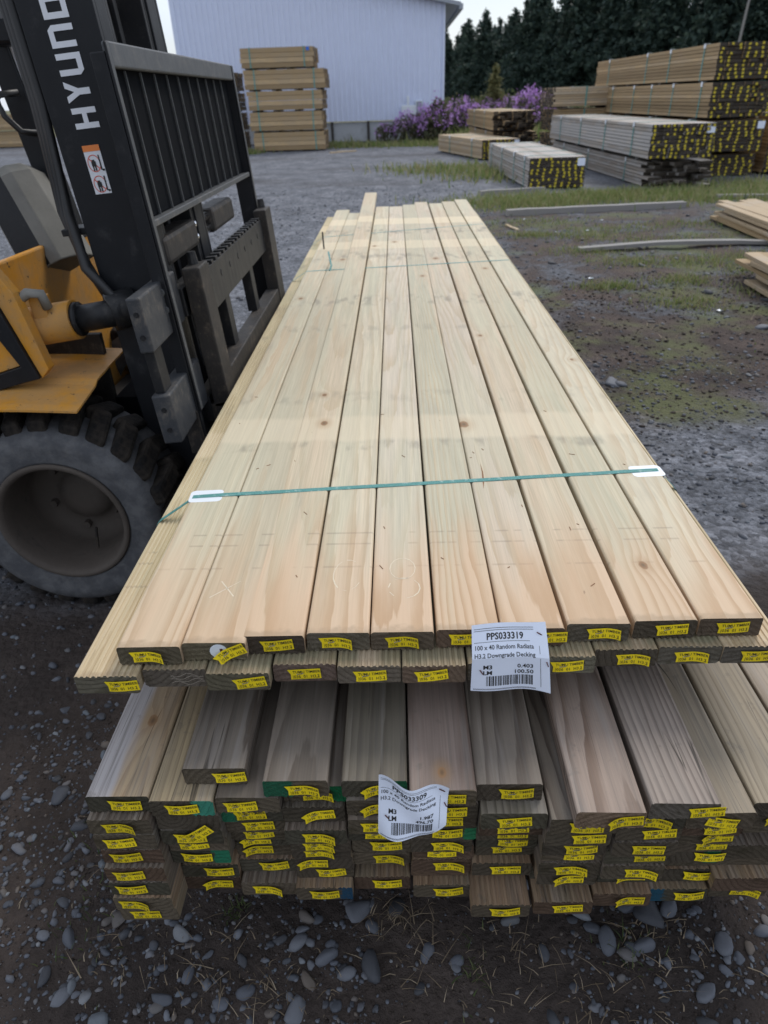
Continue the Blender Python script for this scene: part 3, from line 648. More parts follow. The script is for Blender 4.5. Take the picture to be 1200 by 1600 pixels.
for (cx, cy, sg, rz) in ((-.368, 1.115, -1, .06), (.480, 1.182, 1, .06)):                # white corner protectors under the strap
    mb = MB(); poly = []
    for (ox, oy, a0) in ((.022, .013, 0), (-.022, .013, 90), (-.022, -.013, 180), (.022, -.013, 270)):
        for k in range(5): a = R(a0 + 90 * k / 4); poly.append((ox + .009 * math.cos(a), oy + .009 * math.sin(a)))
    mb.prism([(px_ + .0, py_) for px_, py_ in poly], .5846, .5851, 0, 'z'); mb.box(sg * .029 - .0008, sg * .029 + .0008, -.018, .018, .560, .5848, 0)
    o = mb.build('corner_protector', 'white_plastic', up, (0, 0, 0)); o.location = Vector((cx, cy, 0)) - WLOC[up]; o.rotation_euler.z = rz
# bearers between the two packs
for y in (1.35, 3.0, 4.6):
    mb = MB(); mb.box(-.44, .53, y, y + .09, .4455, .5185); mb.build('bearer', 'old_board', up, bevel=.002)
# chalk numbers on the boards, scribble on one end, round sticker
def chalk(pl, strokes, wdt=.0022):
    mb = MB()
    for st in strokes:
        for (a, b_) in zip(st[:-1], st[1:]):
            d = Vector((b_[0] - a[0], b_[1] - a[1], 0)); 
            if d.length < 1e-5: continue
            nrm = Vector((-d.y, d.x, 0)).normalized() * wdt * random.uniform(.12, .42)
            if random.random() < .18: continue
            mb.add([(a[0] - nrm.x, a[1] - nrm.y, PT + .0002), (a[0] + nrm.x, a[1] + nrm.y, PT + .0002), (b_[0] + nrm.x, b_[1] + nrm.y, PT + .0002), (b_[0] - nrm.x, b_[1] - nrm.y, PT + .0002)], [(3, 2, 1, 0)])
    o = mb.build('chalk_mark', 'chalk', None, (0, 0, 0), fix=False); o.parent = pl
def arc(cx, cy, rx_, ry_, a0, a1, n=14): return [(cx + rx_ * math.cos(R(a0 + (a1 - a0) * k / n)), cy + ry_ * math.sin(R(a0 + (a1 - a0) * k / n))) for k in range(n + 1)]
chalk(topA[4], [arc(.002, .15, .020, .028, 80, 440), arc(.004, .100, .024, .025, 100, 460)])
chalk(topA[3], [arc(.006, .135, .022, .040, 60, 330)])
chalk(topA[1], [[(-.028, .10), (.0, .128), (.012, .14)], [(.008, .102), (-.018, .14)]])
mb = MB()
for k in range(4):
    pts = [(-.006 + .046 * i / 8, -.0006, .007 + .005 * k + .0035 * math.sin(i * 1.1 + k)) for i in range(9)]
    ribbon(mb, pts, .00035, 0, (0, 0, 1))
o = mb.build('chalk_mark', 'chalk_dim', None, (0, 0, 0), fix=False); o.parent = topB[1]
mb = MB(); mb.prism([(.0125 * math.cos(a), .0125 * math.sin(a)) for a in np.linspace(0, 6.28, 25)[:-1]], -.0006, -.0001, 0, 'y'); mb.box(.002, .006, -.0012, -.0005, -.001, .005, 1)
o = mb.build('round_sticker', ['white_plastic', 'rust_staple'], None, (0, 0, 0)); o.parent = topA[1]; o.location = (.006, -.0005, .0175)

mb = MB(); mb.add([(-.024, .395, PT + .0002), (-.0225, .43, PT + .0002), (-.020, .465, PT + .0002), (-.019, .50, PT + .0002), (-.0175, .462, PT + .0002), (-.019, .43, PT + .0002)], [(5, 4, 3, 2, 1, 0)])
o = mb.build('resin_streak', 'crumb', None, (0, 0, 0), fix=False); o.parent = topA[6]
def barcode(mb, x0, x1, z0, z1, m, bend):
    x = x0; st = random.getstate(); random.seed(4)
    while x < x1:
        wd = random.choice((.0006, .0006, .0012, .0018)); grid(mb, x, min(x + wd, x1), z0, z1, 1, 3, m, bend, .0003); x += wd + random.choice((.0006, .0008, .0014))
    random.setstate(st)
def paper_label(num, m3, lm, bend, W=.104, H=.104):
    mb = MB(); grid(mb, 0, W, 0, H, 26, 22, 0, bend)
    for z_ in (H - .006, H - .0085, .004, .0025): grid(mb, .003, W - .018, z_, z_ + .0006, 12, 1, 1, bend, .0003)
    grid(mb, .003, W - .024, H - .0225, H - .022, 12, 1, 1, bend, .0003); grid(mb, W - .012, W - .0115, .008, H - .028, 1, 8, 1, bend, .0003)
    put_text(mb, num, .020, H - .0195, .0115, 1, bend, .0003)
    put_text(mb, '100 x 40 Random Radiata', .003, H - .0315, .0080, 1, bend, .0001, sx_=.98)
    put_text(mb, 'H3.2 Downgrade Decking', .003, H - .0415, .0080, 1, bend, .0001, sx_=.98)
    put_text(mb, 'M3', .015, H - .062, .0100, 1, bend, .0003); put_text(mb, 'LM', .015, H - .0725, .0100, 1, bend, .0003)
    put_text(mb, m3, .083, H - .062, .0098, 1, bend, .0002, 'RIGHT'); put_text(mb, lm, .083, H - .0725, .0098, 1, bend, .0002, 'RIGHT')
    barcode(mb, .020, .083, .010, H - .0755, 1, bend)
    for (x_, z_, a) in ((.094, H - .013, -35), (.013, H - .066, -60), (W - .003, H - .052, -70)):
        c_, s_ = math.cos(R(a)), math.sin(R(a)); P0 = bend(x_, z_, .001)
        mb.box(-.0045, .0045, -.0008, 0, -.0007, .0007, 2, lambda p, P0=P0, c_=c_, s_=s_: (P0[0] + p[0] * c_ - p[2] * s_, P0[1] + p[1], P0[2] + p[0] * s_ + p[2] * c_))
    return mb
b1 = lambda x, z, l: (.093 + x * .95 + .010 * (1 - z / .104) * (x / .104), .6935 - .012 * (x / .104) ** 2 * (1 - z / .104) - .004 * math.sin(x * 60) * (1 - z / .104) - .003 - l + max(0, (z - .062)) * .55, .508 + z * .95 + .007 * x / .104 + .002 * math.sin(x * 45))
b1 = (lambda f: lambda x, z, l: (f(x, z, l)[0], min(f(x, z, l)[1], .7235 - l) - .004, f(x, z, l)[2]))(b1)
o = paper_label('PPS033319', '0.403', '100.50', b1).build('paper_label', ['paper', 'ink', 'rust_staple'], up, fix=False)
# wood crumbs and splinters on top
mb = MB()
for k in range(26):
    x, y = random.uniform(-.38, .49), random.uniform(.76, 1.7) ; a = random.uniform(0, 3.14); l_ = random.uniform(.002, .006); c_, s_ = math.cos(a), math.sin(a)
    mb.box(-l_, l_, -.0005, .0005, 0, .0007, 0, lambda p: (x + p[0] * c_ - p[1] * s_, y + p[0] * s_ + p[1] * c_, .5852 + p[2]))
tag(mb.build('wood_crumbs', 'crumb', up), None, None, None, 'stuff')

# ---- the weathered pack on the ground
low = thing('decking_pack', (.02, .56, 0), 'low pack of weathered grey boards with many yellow end tags, under the fresh pack', 'timber pack')
Z0, TT = .445, .033
COLS = {  # column: {course: (tag x, front y)}
1: {1: (-.388, .591), 2: (-.400, .579), 3: (-.406, .578), 4: (-.404, .577), 5: (-.405, .570), 6: (-.408, .568), 7: (-.409, .564), 8: (-.400, .567)},
2: {1: (-.307, .584), 2: (None, .586), 3: (-.307, .585), 4: (-.312, .596), 5: (-.312, .597), 6: (None, .64), 7: (-.293, .615), 8: (-.299, .615)},
3: {0: (-.242, .610), 1: (-.227, .588), 2: (-.220, .597), 3: (-.213, .603), 4: (-.219, .613), 5: (-.229, .624), 6: (-.230, .630), 7: (-.208, .624), 8: (-.219, .605)},
4: {0: (-.139, .589), 1: (-.124, .605), 2: (-.123, .597), 3: (-.124, .584), 4: (-.128, .593), 5: (-.132, .604), 6: (-.143, .607), 7: (-.118, .613), 8: (-.129, .597)},
5: {0: (-.037, .588), 1: (-.039, .583), 2: (-.040, .577), 3: (-.039, .588), 4: (-.030, .593), 5: (-.05, .612), 6: (-.028, .614), 7: (None, .64), 8: (-.032, .614)},
6: {0: (.056, .573), 1: (.059, .578), 2: (.055, .585), 3: (.056, .590), 4: (.058, .592), 5: (.050, .603), 6: (.062, .602), 7: (None, .615), 8: (.063, .601)},
7: {0: (.146, .581), 1: (.143, .561), 2: (.144, .574), 3: (.148, .588), 4: (.152, .598), 5: (.147, .608), 6: (.146, .595), 7: (None, .62), 8: (.146, .570)},
8: {1: (.236, .553), 2: (.244, .558), 3: (.239, .565), 4: (.242, .577), 5: (.234, .575), 6: (.236, .581), 7: (None, .61), 8: (.241, .574)},
9: {1: (.324, .560), 2: (.340, .565), 3: (.330, .563), 4: (.340, .573), 5: (.332, .570), 6: (.328, .585), 7: (None, .61), 8: (.337, .586)},
10: {1: (.413, .560), 2: (.423, .572), 3: (.430, .581), 4: (.433, .590), 5: (.439, .594), 6: (None, .61), 7: (.440, .605), 8: (.429, .593)},
11: {1: (None, .575), 2: (None, .60), 3: (.53, .61), 4: (None, .62), 5: (None, .60), 6: (None, .61), 7: (None, .59), 8: (.515, .60)}}
CX = {1: -.397, 2: -.307, 3: -.217, 4: -.127, 5: -.037, 6: .053, 7: .143, 8: .233, 9: .324, 10: .414, 11: .505}
PALE = {'early': (.42, .30, .175), 'late': (.29, .19, .105), 'stain': (.32, .26, .18)}
GREYS = [{'early': (.185, .155, .125), 'late': (.085, .066, .050), 'stain': (.135, .115, .093)}, {'early': (.20, .163, .127), 'late': (.095, .069, .050), 'stain': (.15, .122, .095)}, {'early': (.172, .148, .116), 'late': (.08, .065, .047), 'stain': (.13, .114, .086)}]
BROWN = {'early': (.30, .205, .13), 'late': (.20, .13, .08), 'stain': (.20, .165, .11)}
ENDS = [(.090, .072, .050), (.074, .060, .043), (.105, .084, .058), (.098, .064, .043), (.072, .064, .045)]
PAINT = {(2, 1): ((.016, 1, 0), (.045, .22, .15)), (3, 2): ((-.022, -1, 0), (.02, .13, .07)), (4, 0): ((-.004, -1, 0), (.018, .095, .05)), (4, 1): ((.022, 1, 0), (.012, .13, .05)), (5, 0): ((.022, 1, 0), (.014, .11, .05)),
         (2, 5): ((.018, 1, 0), (.02, .15, .08)), (10, 5): ((.020, 1, 0), (.02, .17, .08)), (10, 8): ((-.020, -1, 0), (.015, .07, .11)), (4, 8): ((.024, 1, 0), (.015, .055, .10)), (6, 3): ((.026, 1, 0), (.02, .14, .06))}
for c in COLS:
    for k, (tx, fy) in COLS[c].items():
        x = CX[c]; z = Z0 - TT * (k + 1)
        if k == 0: x = {3: -.262, 4: -.148, 5: -.042, 6: .049, 7: .137}[c]
        elif k > 1: x += random.uniform(-.003, .003)
        kw = dict(random.choice(GREYS)); ribs = (0, 1) if k < 2 else (random.choice((0, 1, 1)), 0)
        if k >= 6: kw = dict(random.choice((BROWN, BROWN, GREYS[1]))); ribs = (1, 0)
        if k <= 1:
            if (c, k) == (1, 1): kw = dict(PALE, cover=1.0)
            elif (c, k) == (2, 1): kw = {'early': (.33, .255, .155), 'late': (.25, .19, .115), 'stain': (.25, .21, .15)}
            elif c >= 10: kw = {'early': (.31, .255, .18), 'late': (.20, .155, .105), 'stain': (.26, .22, .16)}
            elif (c, k) == (6, 0): kw = {'early': (.23, .178, .145), 'late': (.105, .07, .052), 'stain': (.18, .142, .118)}
        kn = {(1, 1): (.010, .134, .0075), (6, 0): (.0, .028, .006)}.get((c, k), (9, 9, .01))
        pt, pc = PAINT.get((c, k), ((0, 0, 0), (.02, .2, .1)))
        p = plank(low, x, fy, z, random.uniform(4.2, 4.9), ribs, 'grey', end=random.choice(ENDS), knot=kn, paint=pt, paintcol=pc, rz=random.uniform(-.002, .002), **kw)
        if tx is not None: add_tag(p, max(-.03, min(.03, tx - x)), .0165, {(10, 1): 12, (2, 1): -3}.get((c, k)), None, .0012)
        if (c, k) == (2, 3): add_tag(p, .012, .030, -36, 1, .005)
# two boards lying across the top course on the right
for (x, y, rz, kw, kt) in ((.259, .539, -.010, {'early': (.31, .24, .19), 'late': (.165, .11, .08), 'stain': (.24, .19, .155), 'end': (.19, .135, .09)}, .018), (.356, .551, -.006, {'early': (.30, .245, .208), 'late': (.13, .10, .082), 'stain': (.235, .20, .17), 'end': (.13, .11, .09)}, .028)):
    p = plank(low, x, y, Z0 - TT + .0005, 4.4, (0, 1), 'grey', rz=rz, pith=(.02, .03, -.05) if x < .3 else (-.09, .015, -.04), **kw); add_tag(p, kt, .016, -6, 2 if x < .3 else 0)
p = plank(low, .597, .60, Z0 - 2 * TT, 4.5, (0, 1), 'grey', early=(.33, .27, .20), late=(.22, .17, .12), stain=(.30, .265, .21))
for k in range(2, 9): plank(low, .595, .60 + random.uniform(0, .05), Z0 - TT * (k + 1), 4.4, (1, 0), 'grey', end=random.choice(ENDS), **random.choice(GREYS))
for y in (.95, 2.6, 4.3):
    mb = MB(); mb.box(-.44, .64, y, y + .1, -.01, .1475); mb.build('bearer', 'old_board', low, bevel=.003)
def b2(x, z, l):
    u = x / .104; t = z / .104; q = min(1, u / .5); sm = q * q * (3 - 2 * q)
    top = .484 - .022 * sm + .003 * math.sin(u * 9); bot = .374 + .004 * math.sin(u * 6) + .046 * max(0, u - .25) ** 1.3
    zz = bot + (top - bot) * t
    yy = .560 - .016 * math.sin(u * 3.3) * (1 - t) ** 1.2 - .020 * max(0, u - .6) * (1 - t) - .004 * math.sin(u * 8 + t * 5) + .004 * t
    return (-.036 + x * .865 + .004 * (t - .5), yy - l, zz)
o = paper_label('PPS033309', '1.987', '496.70', b2).build('paper_label', ['paper', 'ink', 'rust_staple'], low, fix=False)

# ------------------------------------------------------------------ shed
sh = thing('shed', (-2.5, 27, 0), 'tall shed clad in pale blue-grey ribbed steel on a low concrete base', 'shed')
SX0, SX1, SY = -6.75, 1.56, 25.5
def eave(x): return 3.62 + (SX1 - x) * .22
mb = MB(); p_ = .165; x = SX0; row = []
while x < SX1:
    for (dx, dy) in ((0, 0), (.095, 0), (.112, -.045), (.148, -.045)): row.append((min(x + dx, SX1), SY + dy))
    x += p_
row.append((SX1, SY)); n = len(row)
mb.add([(a, b_, .60) for a, b_ in row] + [(a, b_, eave(a)) for a, b_ in row], [(i, i + 1, n + i + 1, n + i) for i in range(n - 1)])
mb.build('wall_cladding', 'clad', sh, fix=False)
mb = MB(); mb.box(SX1 - .01, SX1 + .05, SY - .06, SY + .05, .58, 3.62); mb.build('corner_flashing', 'clad', sh)
mb = MB(); mb.box(SX1 - .02, SX1, SY + .06, SY + 14, .6, 3.62); mb.build('side_wall', 'clad', sh)
mb = MB(); mb.box(SX0, SX0 + .02, SY + .06, SY + 14, .6, 5.4); mb.build('side_wall', 'clad', sh)
mb = MB(); mb.hexa([(SX1 + .5, SY - .3, 3.50), (SX1 + .5, SY + 14.3, 3.50), (SX0 - .1, SY + 14.3, 5.32), (SX0 - .1, SY - .3, 5.32), (SX1 + .5, SY - .3, 3.6), (SX1 + .5, SY + 14.3, 3.6), (SX0 - .1, SY + 14.3, 5.42), (SX0 - .1, SY - .3, 5.42)]); 
mb.build('roof', 'roof', sh)
mb = MB(); mb.box(SX1 + .44, SX1 + .56, SY - .32, SY + 14.3, 3.42, 3.56); mb.build('gutter', 'roof', sh)
for i in range(7):
    x0 = SX0 + .05 + i * 1.18; mb = MB(); mb.box(x0, x0 + 1.1, SY + .06, SY + .1, .02, .57); mb.build('base_panel', 'concrete', sh)
    mb = MB(); mb.box(x0 + 1.1, x0 + 1.18, SY + .0, SY + .1, -.02, .59); mb.build('base_post', 'dark', sh)
mb = MB(); mb.box(.25, .75, SY - .14, SY - .04, .62, 1.0, 0); mb.box(.70, .92, SY - .18, SY - .03, .62, 1.12, 1); mb.box(.42, .50, SY - .12, SY - .05, 1.0, 1.25, 0); mb.build('wall_vent', ['white_plastic', 'roof'], sh, bevel=.02)

# ------------------------------------------------------------------ packs around the yard
def pack(loc, L, W, H, rows, cols, rz, mat, label, group=None, ends=.03, tags=False, straps=(), wav=0., bearers=True, sag=0., extra=None):
    t = thing('timber_pack', loc, label, 'timber pack', group, rz)
    mb = MB(); tg = MB(); cw, ch = W / cols, H / rows; bz = .032 if bearers else 0
    for r_ in range(rows):
        inset = random.uniform(0, wav)
        for c in range(cols):
            e0 = random.gauss(0, ends * .6) + inset; e1 = L + random.uniform(-ends, ends) * 1.5; dx = random.uniform(-.004, .004)
            x0, x1, z0, z1 = c * cw + .0025 + dx, (c + 1) * cw - .0025 + dx, bz + r_ * ch + .003 + random.uniform(0, .003), bz + (r_ + 1) * ch - .003
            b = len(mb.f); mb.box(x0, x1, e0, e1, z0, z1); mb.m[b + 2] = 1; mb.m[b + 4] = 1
            if tags and random.random() < .80:
                zc = (z0 + z1) / 2 + random.uniform(-.25, .1) * ch; xc = (x0 + x1) / 2 + random.uniform(-.008, .008) + .012 * math.sin(r_ * .8 + c); s_ = random.uniform(-.006, .006); hw, hh = min(.017, cw * .17), min(.017, ch * random.uniform(.28, .42))
                tg.add([(xc - hw, e0 - .004, zc - hh - s_), (xc + hw, e0 - .003, zc - hh + s_), (xc + hw, e0 - .006, zc + hh + s_), (xc - hw, e0 - .005, zc + hh - s_)], [(0, 1, 2, 3)])
    def sub(m_, nm, mats, **k):
        o = m_.build(nm, mats, None, (0, 0, 0), **k); o.parent = t; return o
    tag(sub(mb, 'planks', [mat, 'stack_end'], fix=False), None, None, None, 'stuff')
    if tags: tag(sub(tg, 'tags', 'shaded_tag', fix=False), None, None, None, 'stuff')
    for f in straps:
        y = L * f; q = MB()
        for (a, b_, c_, d_) in ((-.006, -.002, bz, bz + H + .004), (W + .002, W + .006, bz, bz + H + .004), (-.006, W + .006, bz + H + .004, bz + H + .008)): q.box(a, b_, y, y + .03, c_, d_)
        sub(q, 'strap', 'strap')
        q = MB(); q.box(-.012, .05, y - .02, y + .05, bz + H + .0082, bz + H + .012); q.box(-.012, -.007, y - .02, y + .05, bz + H - .05, bz + H + .012); sub(q, 'corner_protector', 'white_plastic')
    if bearers:
        for f in (.08, .36, .64, .92):  # dark bearers, extra ones added to fill the gaps with shade
            q = MB(); q.box(.005, W - .005, L * f - .07, L * f + .05, 0, bz); sub(q, 'bearer', 'dark')
    if extra: extra(t, sub, W, H, bz)
    return t
g5 = 'packs stacked against the shed wall'
names = ['bottom pack of the five stacked against the blue-grey shed', 'second pack from the bottom in the stack of five by the shed', 'middle pack in the stack of five by the shed', 'wide fourth pack up, just below the top of the shed stack', 'topmost pack of the shed stack with a small blue mark']
def blue(t, sub, W, H, bz):
    q = MB(); q.box(W, W + .006, 1.76, 1.84, bz + H - .09, bz + H - .01); sub(q, 'blue_mark', 'blue_mark')
for k, (x0, L) in enumerate(((-3.93, 2.0), (-3.98, 2.02), (-3.98, 2.06), (-4.02, 2.18), (-4.05, 1.95))):
    pack((x0, 22.9, .49 * k), L, 1.2, .452, 4, 10, -math.pi / 2, 'stack_tan', names[k], g5, .02, False, (.12, .86), extra=blue if k == 4 else None)
for k in range(4): pack((-6.9, 23.6, .49 * k), 2.5, 1.2, .44, 4, 10, -math.pi / 2, 'stack_tan', ['lowest', 'second lowest', 'second highest', 'highest'][k] + ' pack of the stack half hidden behind the forklift backrest', 'packs half hidden by the backrest', .02)
pack((-19.5, 30, 0), 6, 1.2, .5, 5, 10, -math.pi / 2, 'stack_tan', 'low far pack seen behind the slanting forklift pillar', None, .05)
pack((-19.5, 30, .55), 6, 1.2, .5, 5, 10, -math.pi / 2, 'stack_tan', 'upper far pack seen behind the slanting forklift pillar', None, .05)
def paper(t, sub, W, H, bz):
    q = MB(); q.box(W - .13, W - .02, -.016, -.012, bz + H - .12, bz + H - .02); sub(q, 'paper_label', 'paper')
pack((1.95, 11.1, .02), 3.9, .83, .40, 9, 9, .03, 'stack_grey', 'nearest low pack of grey boards with neat yellow tag columns', None, .008, True, (.08, .30, .6, .9), bearers=False, extra=paper)
pack((1.88, 16.6, .0), 3.2, .86, .36, 8, 9, .24, 'stack_pale', 'low pale pack lying behind the tagged grey pack', None, .012, True, (.2, .7), extra=paper)
gR = 'packs in the big pile on the right'
pack((3.60, 10.95, -.02), 6.0, .95, .32, 7, 9, .03, 'stack_grey', 'grey pack with ragged dark ends on the ground under the tagged pack', gR, .22, False, (.15, .5, .8))
pack((3.50, 10.65, .36), 6.0, .88, .42, 9, 10, .03, 'stack_grey', 'grey pack with tight yellow tags lying on the ragged pack', gR, .028, True, (.12, .35, .6, .85), extra=paper)
pack((4.72, 12.1, -.02), 6.0, .95, .30, 7, 8, .03, 'stack_tan', 'tagged pack at the foot of the tall pile in the grass', gR, .015, True, (.1, .4, .8))
pack((4.74, 12.0, .33), 6.0, .93, .42, 9, 8, .03, 'stack_tan', 'second tagged pack up in the tall pile with white label', gR, .015, True, (.1, .4, .8), extra=paper)
pack((4.74, 12.0, .79), 6.0, .95, .46, 9, 8, .03, 'stack_tan', 'third tan pack up in the tall pile with five straps', gR, .03, True, (.06, .25, .42, .58, .8))
pack((4.74, 12.0, 1.28), 6.2, .95, .46, 9, 8, .03, 'stack_tan', 'topmost tan pack on the tall pile of tagged timber', gR, .03, True, (.08, .3, .48, .85))
pack((5.85, 12.2, .0), 6.2, .95, .8, 16, 8, .03, 'stack_tan', 'dark pack beside the tall pile at the edge of the picture', gR, .03, True, (.08, .5))
gM = 'packs in the middle distance beyond the right pile'
pack((2.35, 18.2, .0), 4.2, 1.0, .42, 8, 9, .05, 'stack_tan', 'lower tan pack with dark ragged ends behind the grey pile', gM, .18, False, (.3, .7), wav=.2)
pack((2.30, 18.2, .47), 4.2, 1.0, .38, 8, 9, .05, 'stack_tan', 'upper tan pack with dark ragged ends behind the grey pile', gM, .18, False, (.3, .7), wav=.2)
for k in range(2): pack((3.42, 18.3, .46 * k), 3.2, 1.1, .41, 8, 10, -math.pi / 2 + .06, 'stack_tan', ['bottom', 'middle'][k] + ' tan pack of the three beside the purple bush', gM, .03, False, (.2, .7))
pack((3.36, 18.25, .92), 3.4, 1.15, .36, 8, 10, -math.pi / 2 + .06, 'stack_pale', 'top pale pack of the three beside the purple bush', gM, .03, False, (.2, .7))

# loose board heaps at the right edge: far tips show
def heap(loc, label, spec, rz):
    t = thing('board_heap', loc, label, 'board heap', 'loose board heaps at the right edge', rz)
    for (x, y1, z, L, w_, col, a) in spec:
        mb = MB(); mb.box(-w_ / 2, w_ / 2, -L, 0, 0, .026); o = mb.build('plank', [col, 'stack_end'], None, (0, 0, 0), bevel=.002); o.parent = t; o.location = (x, y1, z); o.rotation_euler = (random.uniform(-.006, .006), 0, a)
sp = []
for r_ in range(5):
    for c in range(6): sp.append((c * .105, random.uniform(-.25, .12) + (.2 if r_ == 4 else 0), .02 + r_ * .0275 + (.02 if r_ > 2 else 0), 4.2, .1, random.choice(('stack_pale', 'stack_tan', 'stack_pale')), random.uniform(-.015, .015)))
heap((3.42, 7.85, 0), 'neater heap of pale loose boards beside the long old board', sp, -.04)
sp = []
for r_ in range(6):
    for c in range(5): sp.append((c * .108 + random.uniform(-.01, .01), random.uniform(-.45, .35) - .12 * (r_ % 2), .02 + r_ * .0275 + .012 * (r_ // 2), 3.6, .1, random.choice(('stack_pale', 'stack_tan')), random.uniform(-.05, .05)))
heap((2.52, 5.1, 0), 'untidy heap of loose boards with splayed ends near the load', sp, -.03)

def beam(a, b, wd, ht, label, mat='old_board', group='old boards lying on the yard', bow=0.):
    a, b = Vector(a), Vector(b); d = b - a; L = d.length; mb = MB(); n = 8; V = []
    for i in range(n + 1):
        t_ = i / n; y = L * t_; z = bow * math.sin(t_ * math.pi) + random.uniform(-.003, .003); wv = random.uniform(-.004, .004)
        V += [(-wd / 2 + wv, y, z), (wd / 2 + wv, y, z), (wd / 2 + wv, y, z + ht), (-wd / 2 + wv, y, z + ht)]
    mb.add(V, [(4 * i + k, 4 * i + (k + 1) % 4, 4 * i + 4 + (k + 1) % 4, 4 * i + 4 + k) for i in range(n) for k in range(4)] + [(3, 2, 1, 0), (4 * n, 4 * n + 1, 4 * n + 2, 4 * n + 3)])
    o = mb.build('old_board', mat, None, (0, 0, 0)); o.location = a; o.rotation_euler.z = math.atan2(-d.x, d.y); tag(o, label, 'board', group)
beam((1.30, 8.66, -.01), (3.45, 8.92, -.01), .11, .075, 'long grey bearer lying in the grass before the tagged packs')
beam((1.63, 6.45, .0), (3.5, 6.52, .0), .09, .03, 'thin warped old board lying between the heap and the load', bow=.03)
beam((1.2, 10.62, -.01), (2.15, 10.85, -.01), .1, .07, 'short bearer under the front of the low grey pack')
beam((4.1, 9.58, -.01), (4.95, 9.46, -.01), .1, .06, 'pale bearer half sunk in grass at the right edge')
beam((-1.7, 20.4, .0), (-1.05, 20.9, .0), .1, .03, 'pale offcut lying on the ground beside the shed stack', 'stack_pale')
beam((-1.55, 21.2, .0), (-1.2, 20.8, .03), .12, .03, 'grey offcut leaning on the pale offcut near the shed', 'old_board')
beam((1.20, 7.95, .0), (1.27, 7.62, .0), .03, .012, 'small pale stick lying on the dirt past the load', 'stack_pale')
# paper scraps
for n_s, (x, y, s_) in enumerate(((1.47, 5.35, .016), (2.06, 4.42, .02), (1.62, 7.4, .014), (1.95, 7.45, .014), (2.25, 8.05, .016), (1.45, 8.3, .014))):
    mb = MB(); vs = []
    for j in range(4):
        for i in range(4): vs.append(((i - 1.5) * s_ * .6 + random.uniform(-.3, .3) * s_, (j - 1.5) * s_ * .6 + random.uniform(-.3, .3) * s_, random.uniform(0, .7) * s_))
    mb.add(vs, [(j * 4 + i, j * 4 + i + 1, j * 4 + i + 5, j * 4 + i + 4) for j in range(3) for i in range(3)])
    o = mb.build('paper_scrap', 'white_plastic', None, (0, 0, 0), fix=False); o.location = (x, y, float(hgt(x, y)) + .004); tag(o, ['crumpled white scrap on the mud close beside the load', 'largest white scrap, on the mud near the untidy board heap', 'white scrap before the grey bearer, the one nearer the load', 'white scrap before the grey bearer, the one further from the load', 'white scrap close against the long grey bearer', 'white scrap at the load end of the long grey bearer'][n_s], 'scrap', 'white scraps on the mud')

# ------------------------------------------------------------------ trees, shrubs, fence
def tri_cloud(P, size, flat=.5):
    n = len(P); a = rng.normal(size=(n, 3)); b = rng.normal(size=(n, 3)); a[:, 2] *= flat; b[:, 2] *= flat
    a /= np.linalg.norm(a, axis=1)[:, None]; b -= a * (a * b).sum(1)[:, None] * .5; b /= np.linalg.norm(b, axis=1)[:, None]
    s = (size * rng.uniform(.5, 1.4, n))[:, None]
    V = np.stack([P - a * s * .5, P + a * s * .5, P + b * s], 1).reshape(-1, 3); return V, np.arange(3 * n).reshape(-1, 3)
def conifer_mesh(h, rad, mat, leaf, lev=34):
    pts = []
    for z in np.linspace(.06, .99, lev):
        r = rad * ((1 - z) ** .85 * rng.uniform(.5, 1.25) + .03); nb = int(rng.integers(5, 9)); a0 = rng.uniform(0, 6.28)
        for k in range(nb):
            if rng.uniform() < .22: continue
            a = a0 + 6.28 * k / nb + rng.uniform(-.3, .3); rr = r * rng.uniform(.6, 1.25)
            m = max(3, int(rr / leaf * 3.2)); t = rng.uniform(.05, 1, m)
            q = np.stack([np.cos(a) * rr * t, np.sin(a) * rr * t, z * h + .10 * h * (t * t) * (.25 - .5 * (1 - z)) + rng.normal(size=m) * .10], 1)
            pts.append(np.repeat(q, 3, 0) + rng.normal(size=(3 * m, 3)) * leaf * .45)
    V, F = tri_cloud(np.concatenate(pts), leaf, .6); return np_mesh('crown', V, F, [mat])
def trunk_mesh(h, r):
    mb = MB(); mb.tube([(0, 0, -.2), (.02, 0, h * .3), (0, .03, h * .6), (0, 0, h * .97)], [r, r * .8, r * .5, .03], 7); o = mb.build('trunk', 'bark', None, (0, 0, 0)); me = o.data; bpy.data.objects.remove(o); return me
kinds = [(conifer_mesh(h, r_, 'needle', .42), trunk_mesh(h, .17)) for h, r_ in ((12.5, 3.7), (11.5, 4.1), (13.5, 3.5), (12, 3.3), (10.5, 3.7))]
line = [(9, 190), (17.5, 124), (21.5, 103), (27, 86), (33, 72), (46, 62)]
def along(t):
    t *= len(line) - 1; i = min(int(t), len(line) - 2); f = t - i; return line[i][0] * (1 - f) + line[i + 1][0] * f, line[i][1] * (1 - f) + line[i + 1][1] * f
nt = 0
for row_, cnt in ((0, 50), (1, 48), (2, 44)):
    for k in range(cnt):
        x, y = along(((k + random.uniform(.1, .9)) / cnt) ** 1.25); x += row_ * 2.6 + random.uniform(-.7, .7); y += row_ * 3.5 + random.uniform(-1, 1)
        cm, tm = random.choice(kinds); s_ = random.choice((random.uniform(.62, .95), random.uniform(.85, 1.2)))
        t = thing('conifer_tree', (x, y, 0), ['tall dark conifer in the front row of the tree belt', 'dark conifer in the second row of the tree belt', 'dark conifer at the back of the tree belt'][row_], 'tree', ['front', 'second', 'back'][row_] + ' row of the conifer belt', random.uniform(0, 6.28))
        t.scale = (s_, s_, s_)
        child('trunk', tm, t); child('crown', cm, t); nt += 1
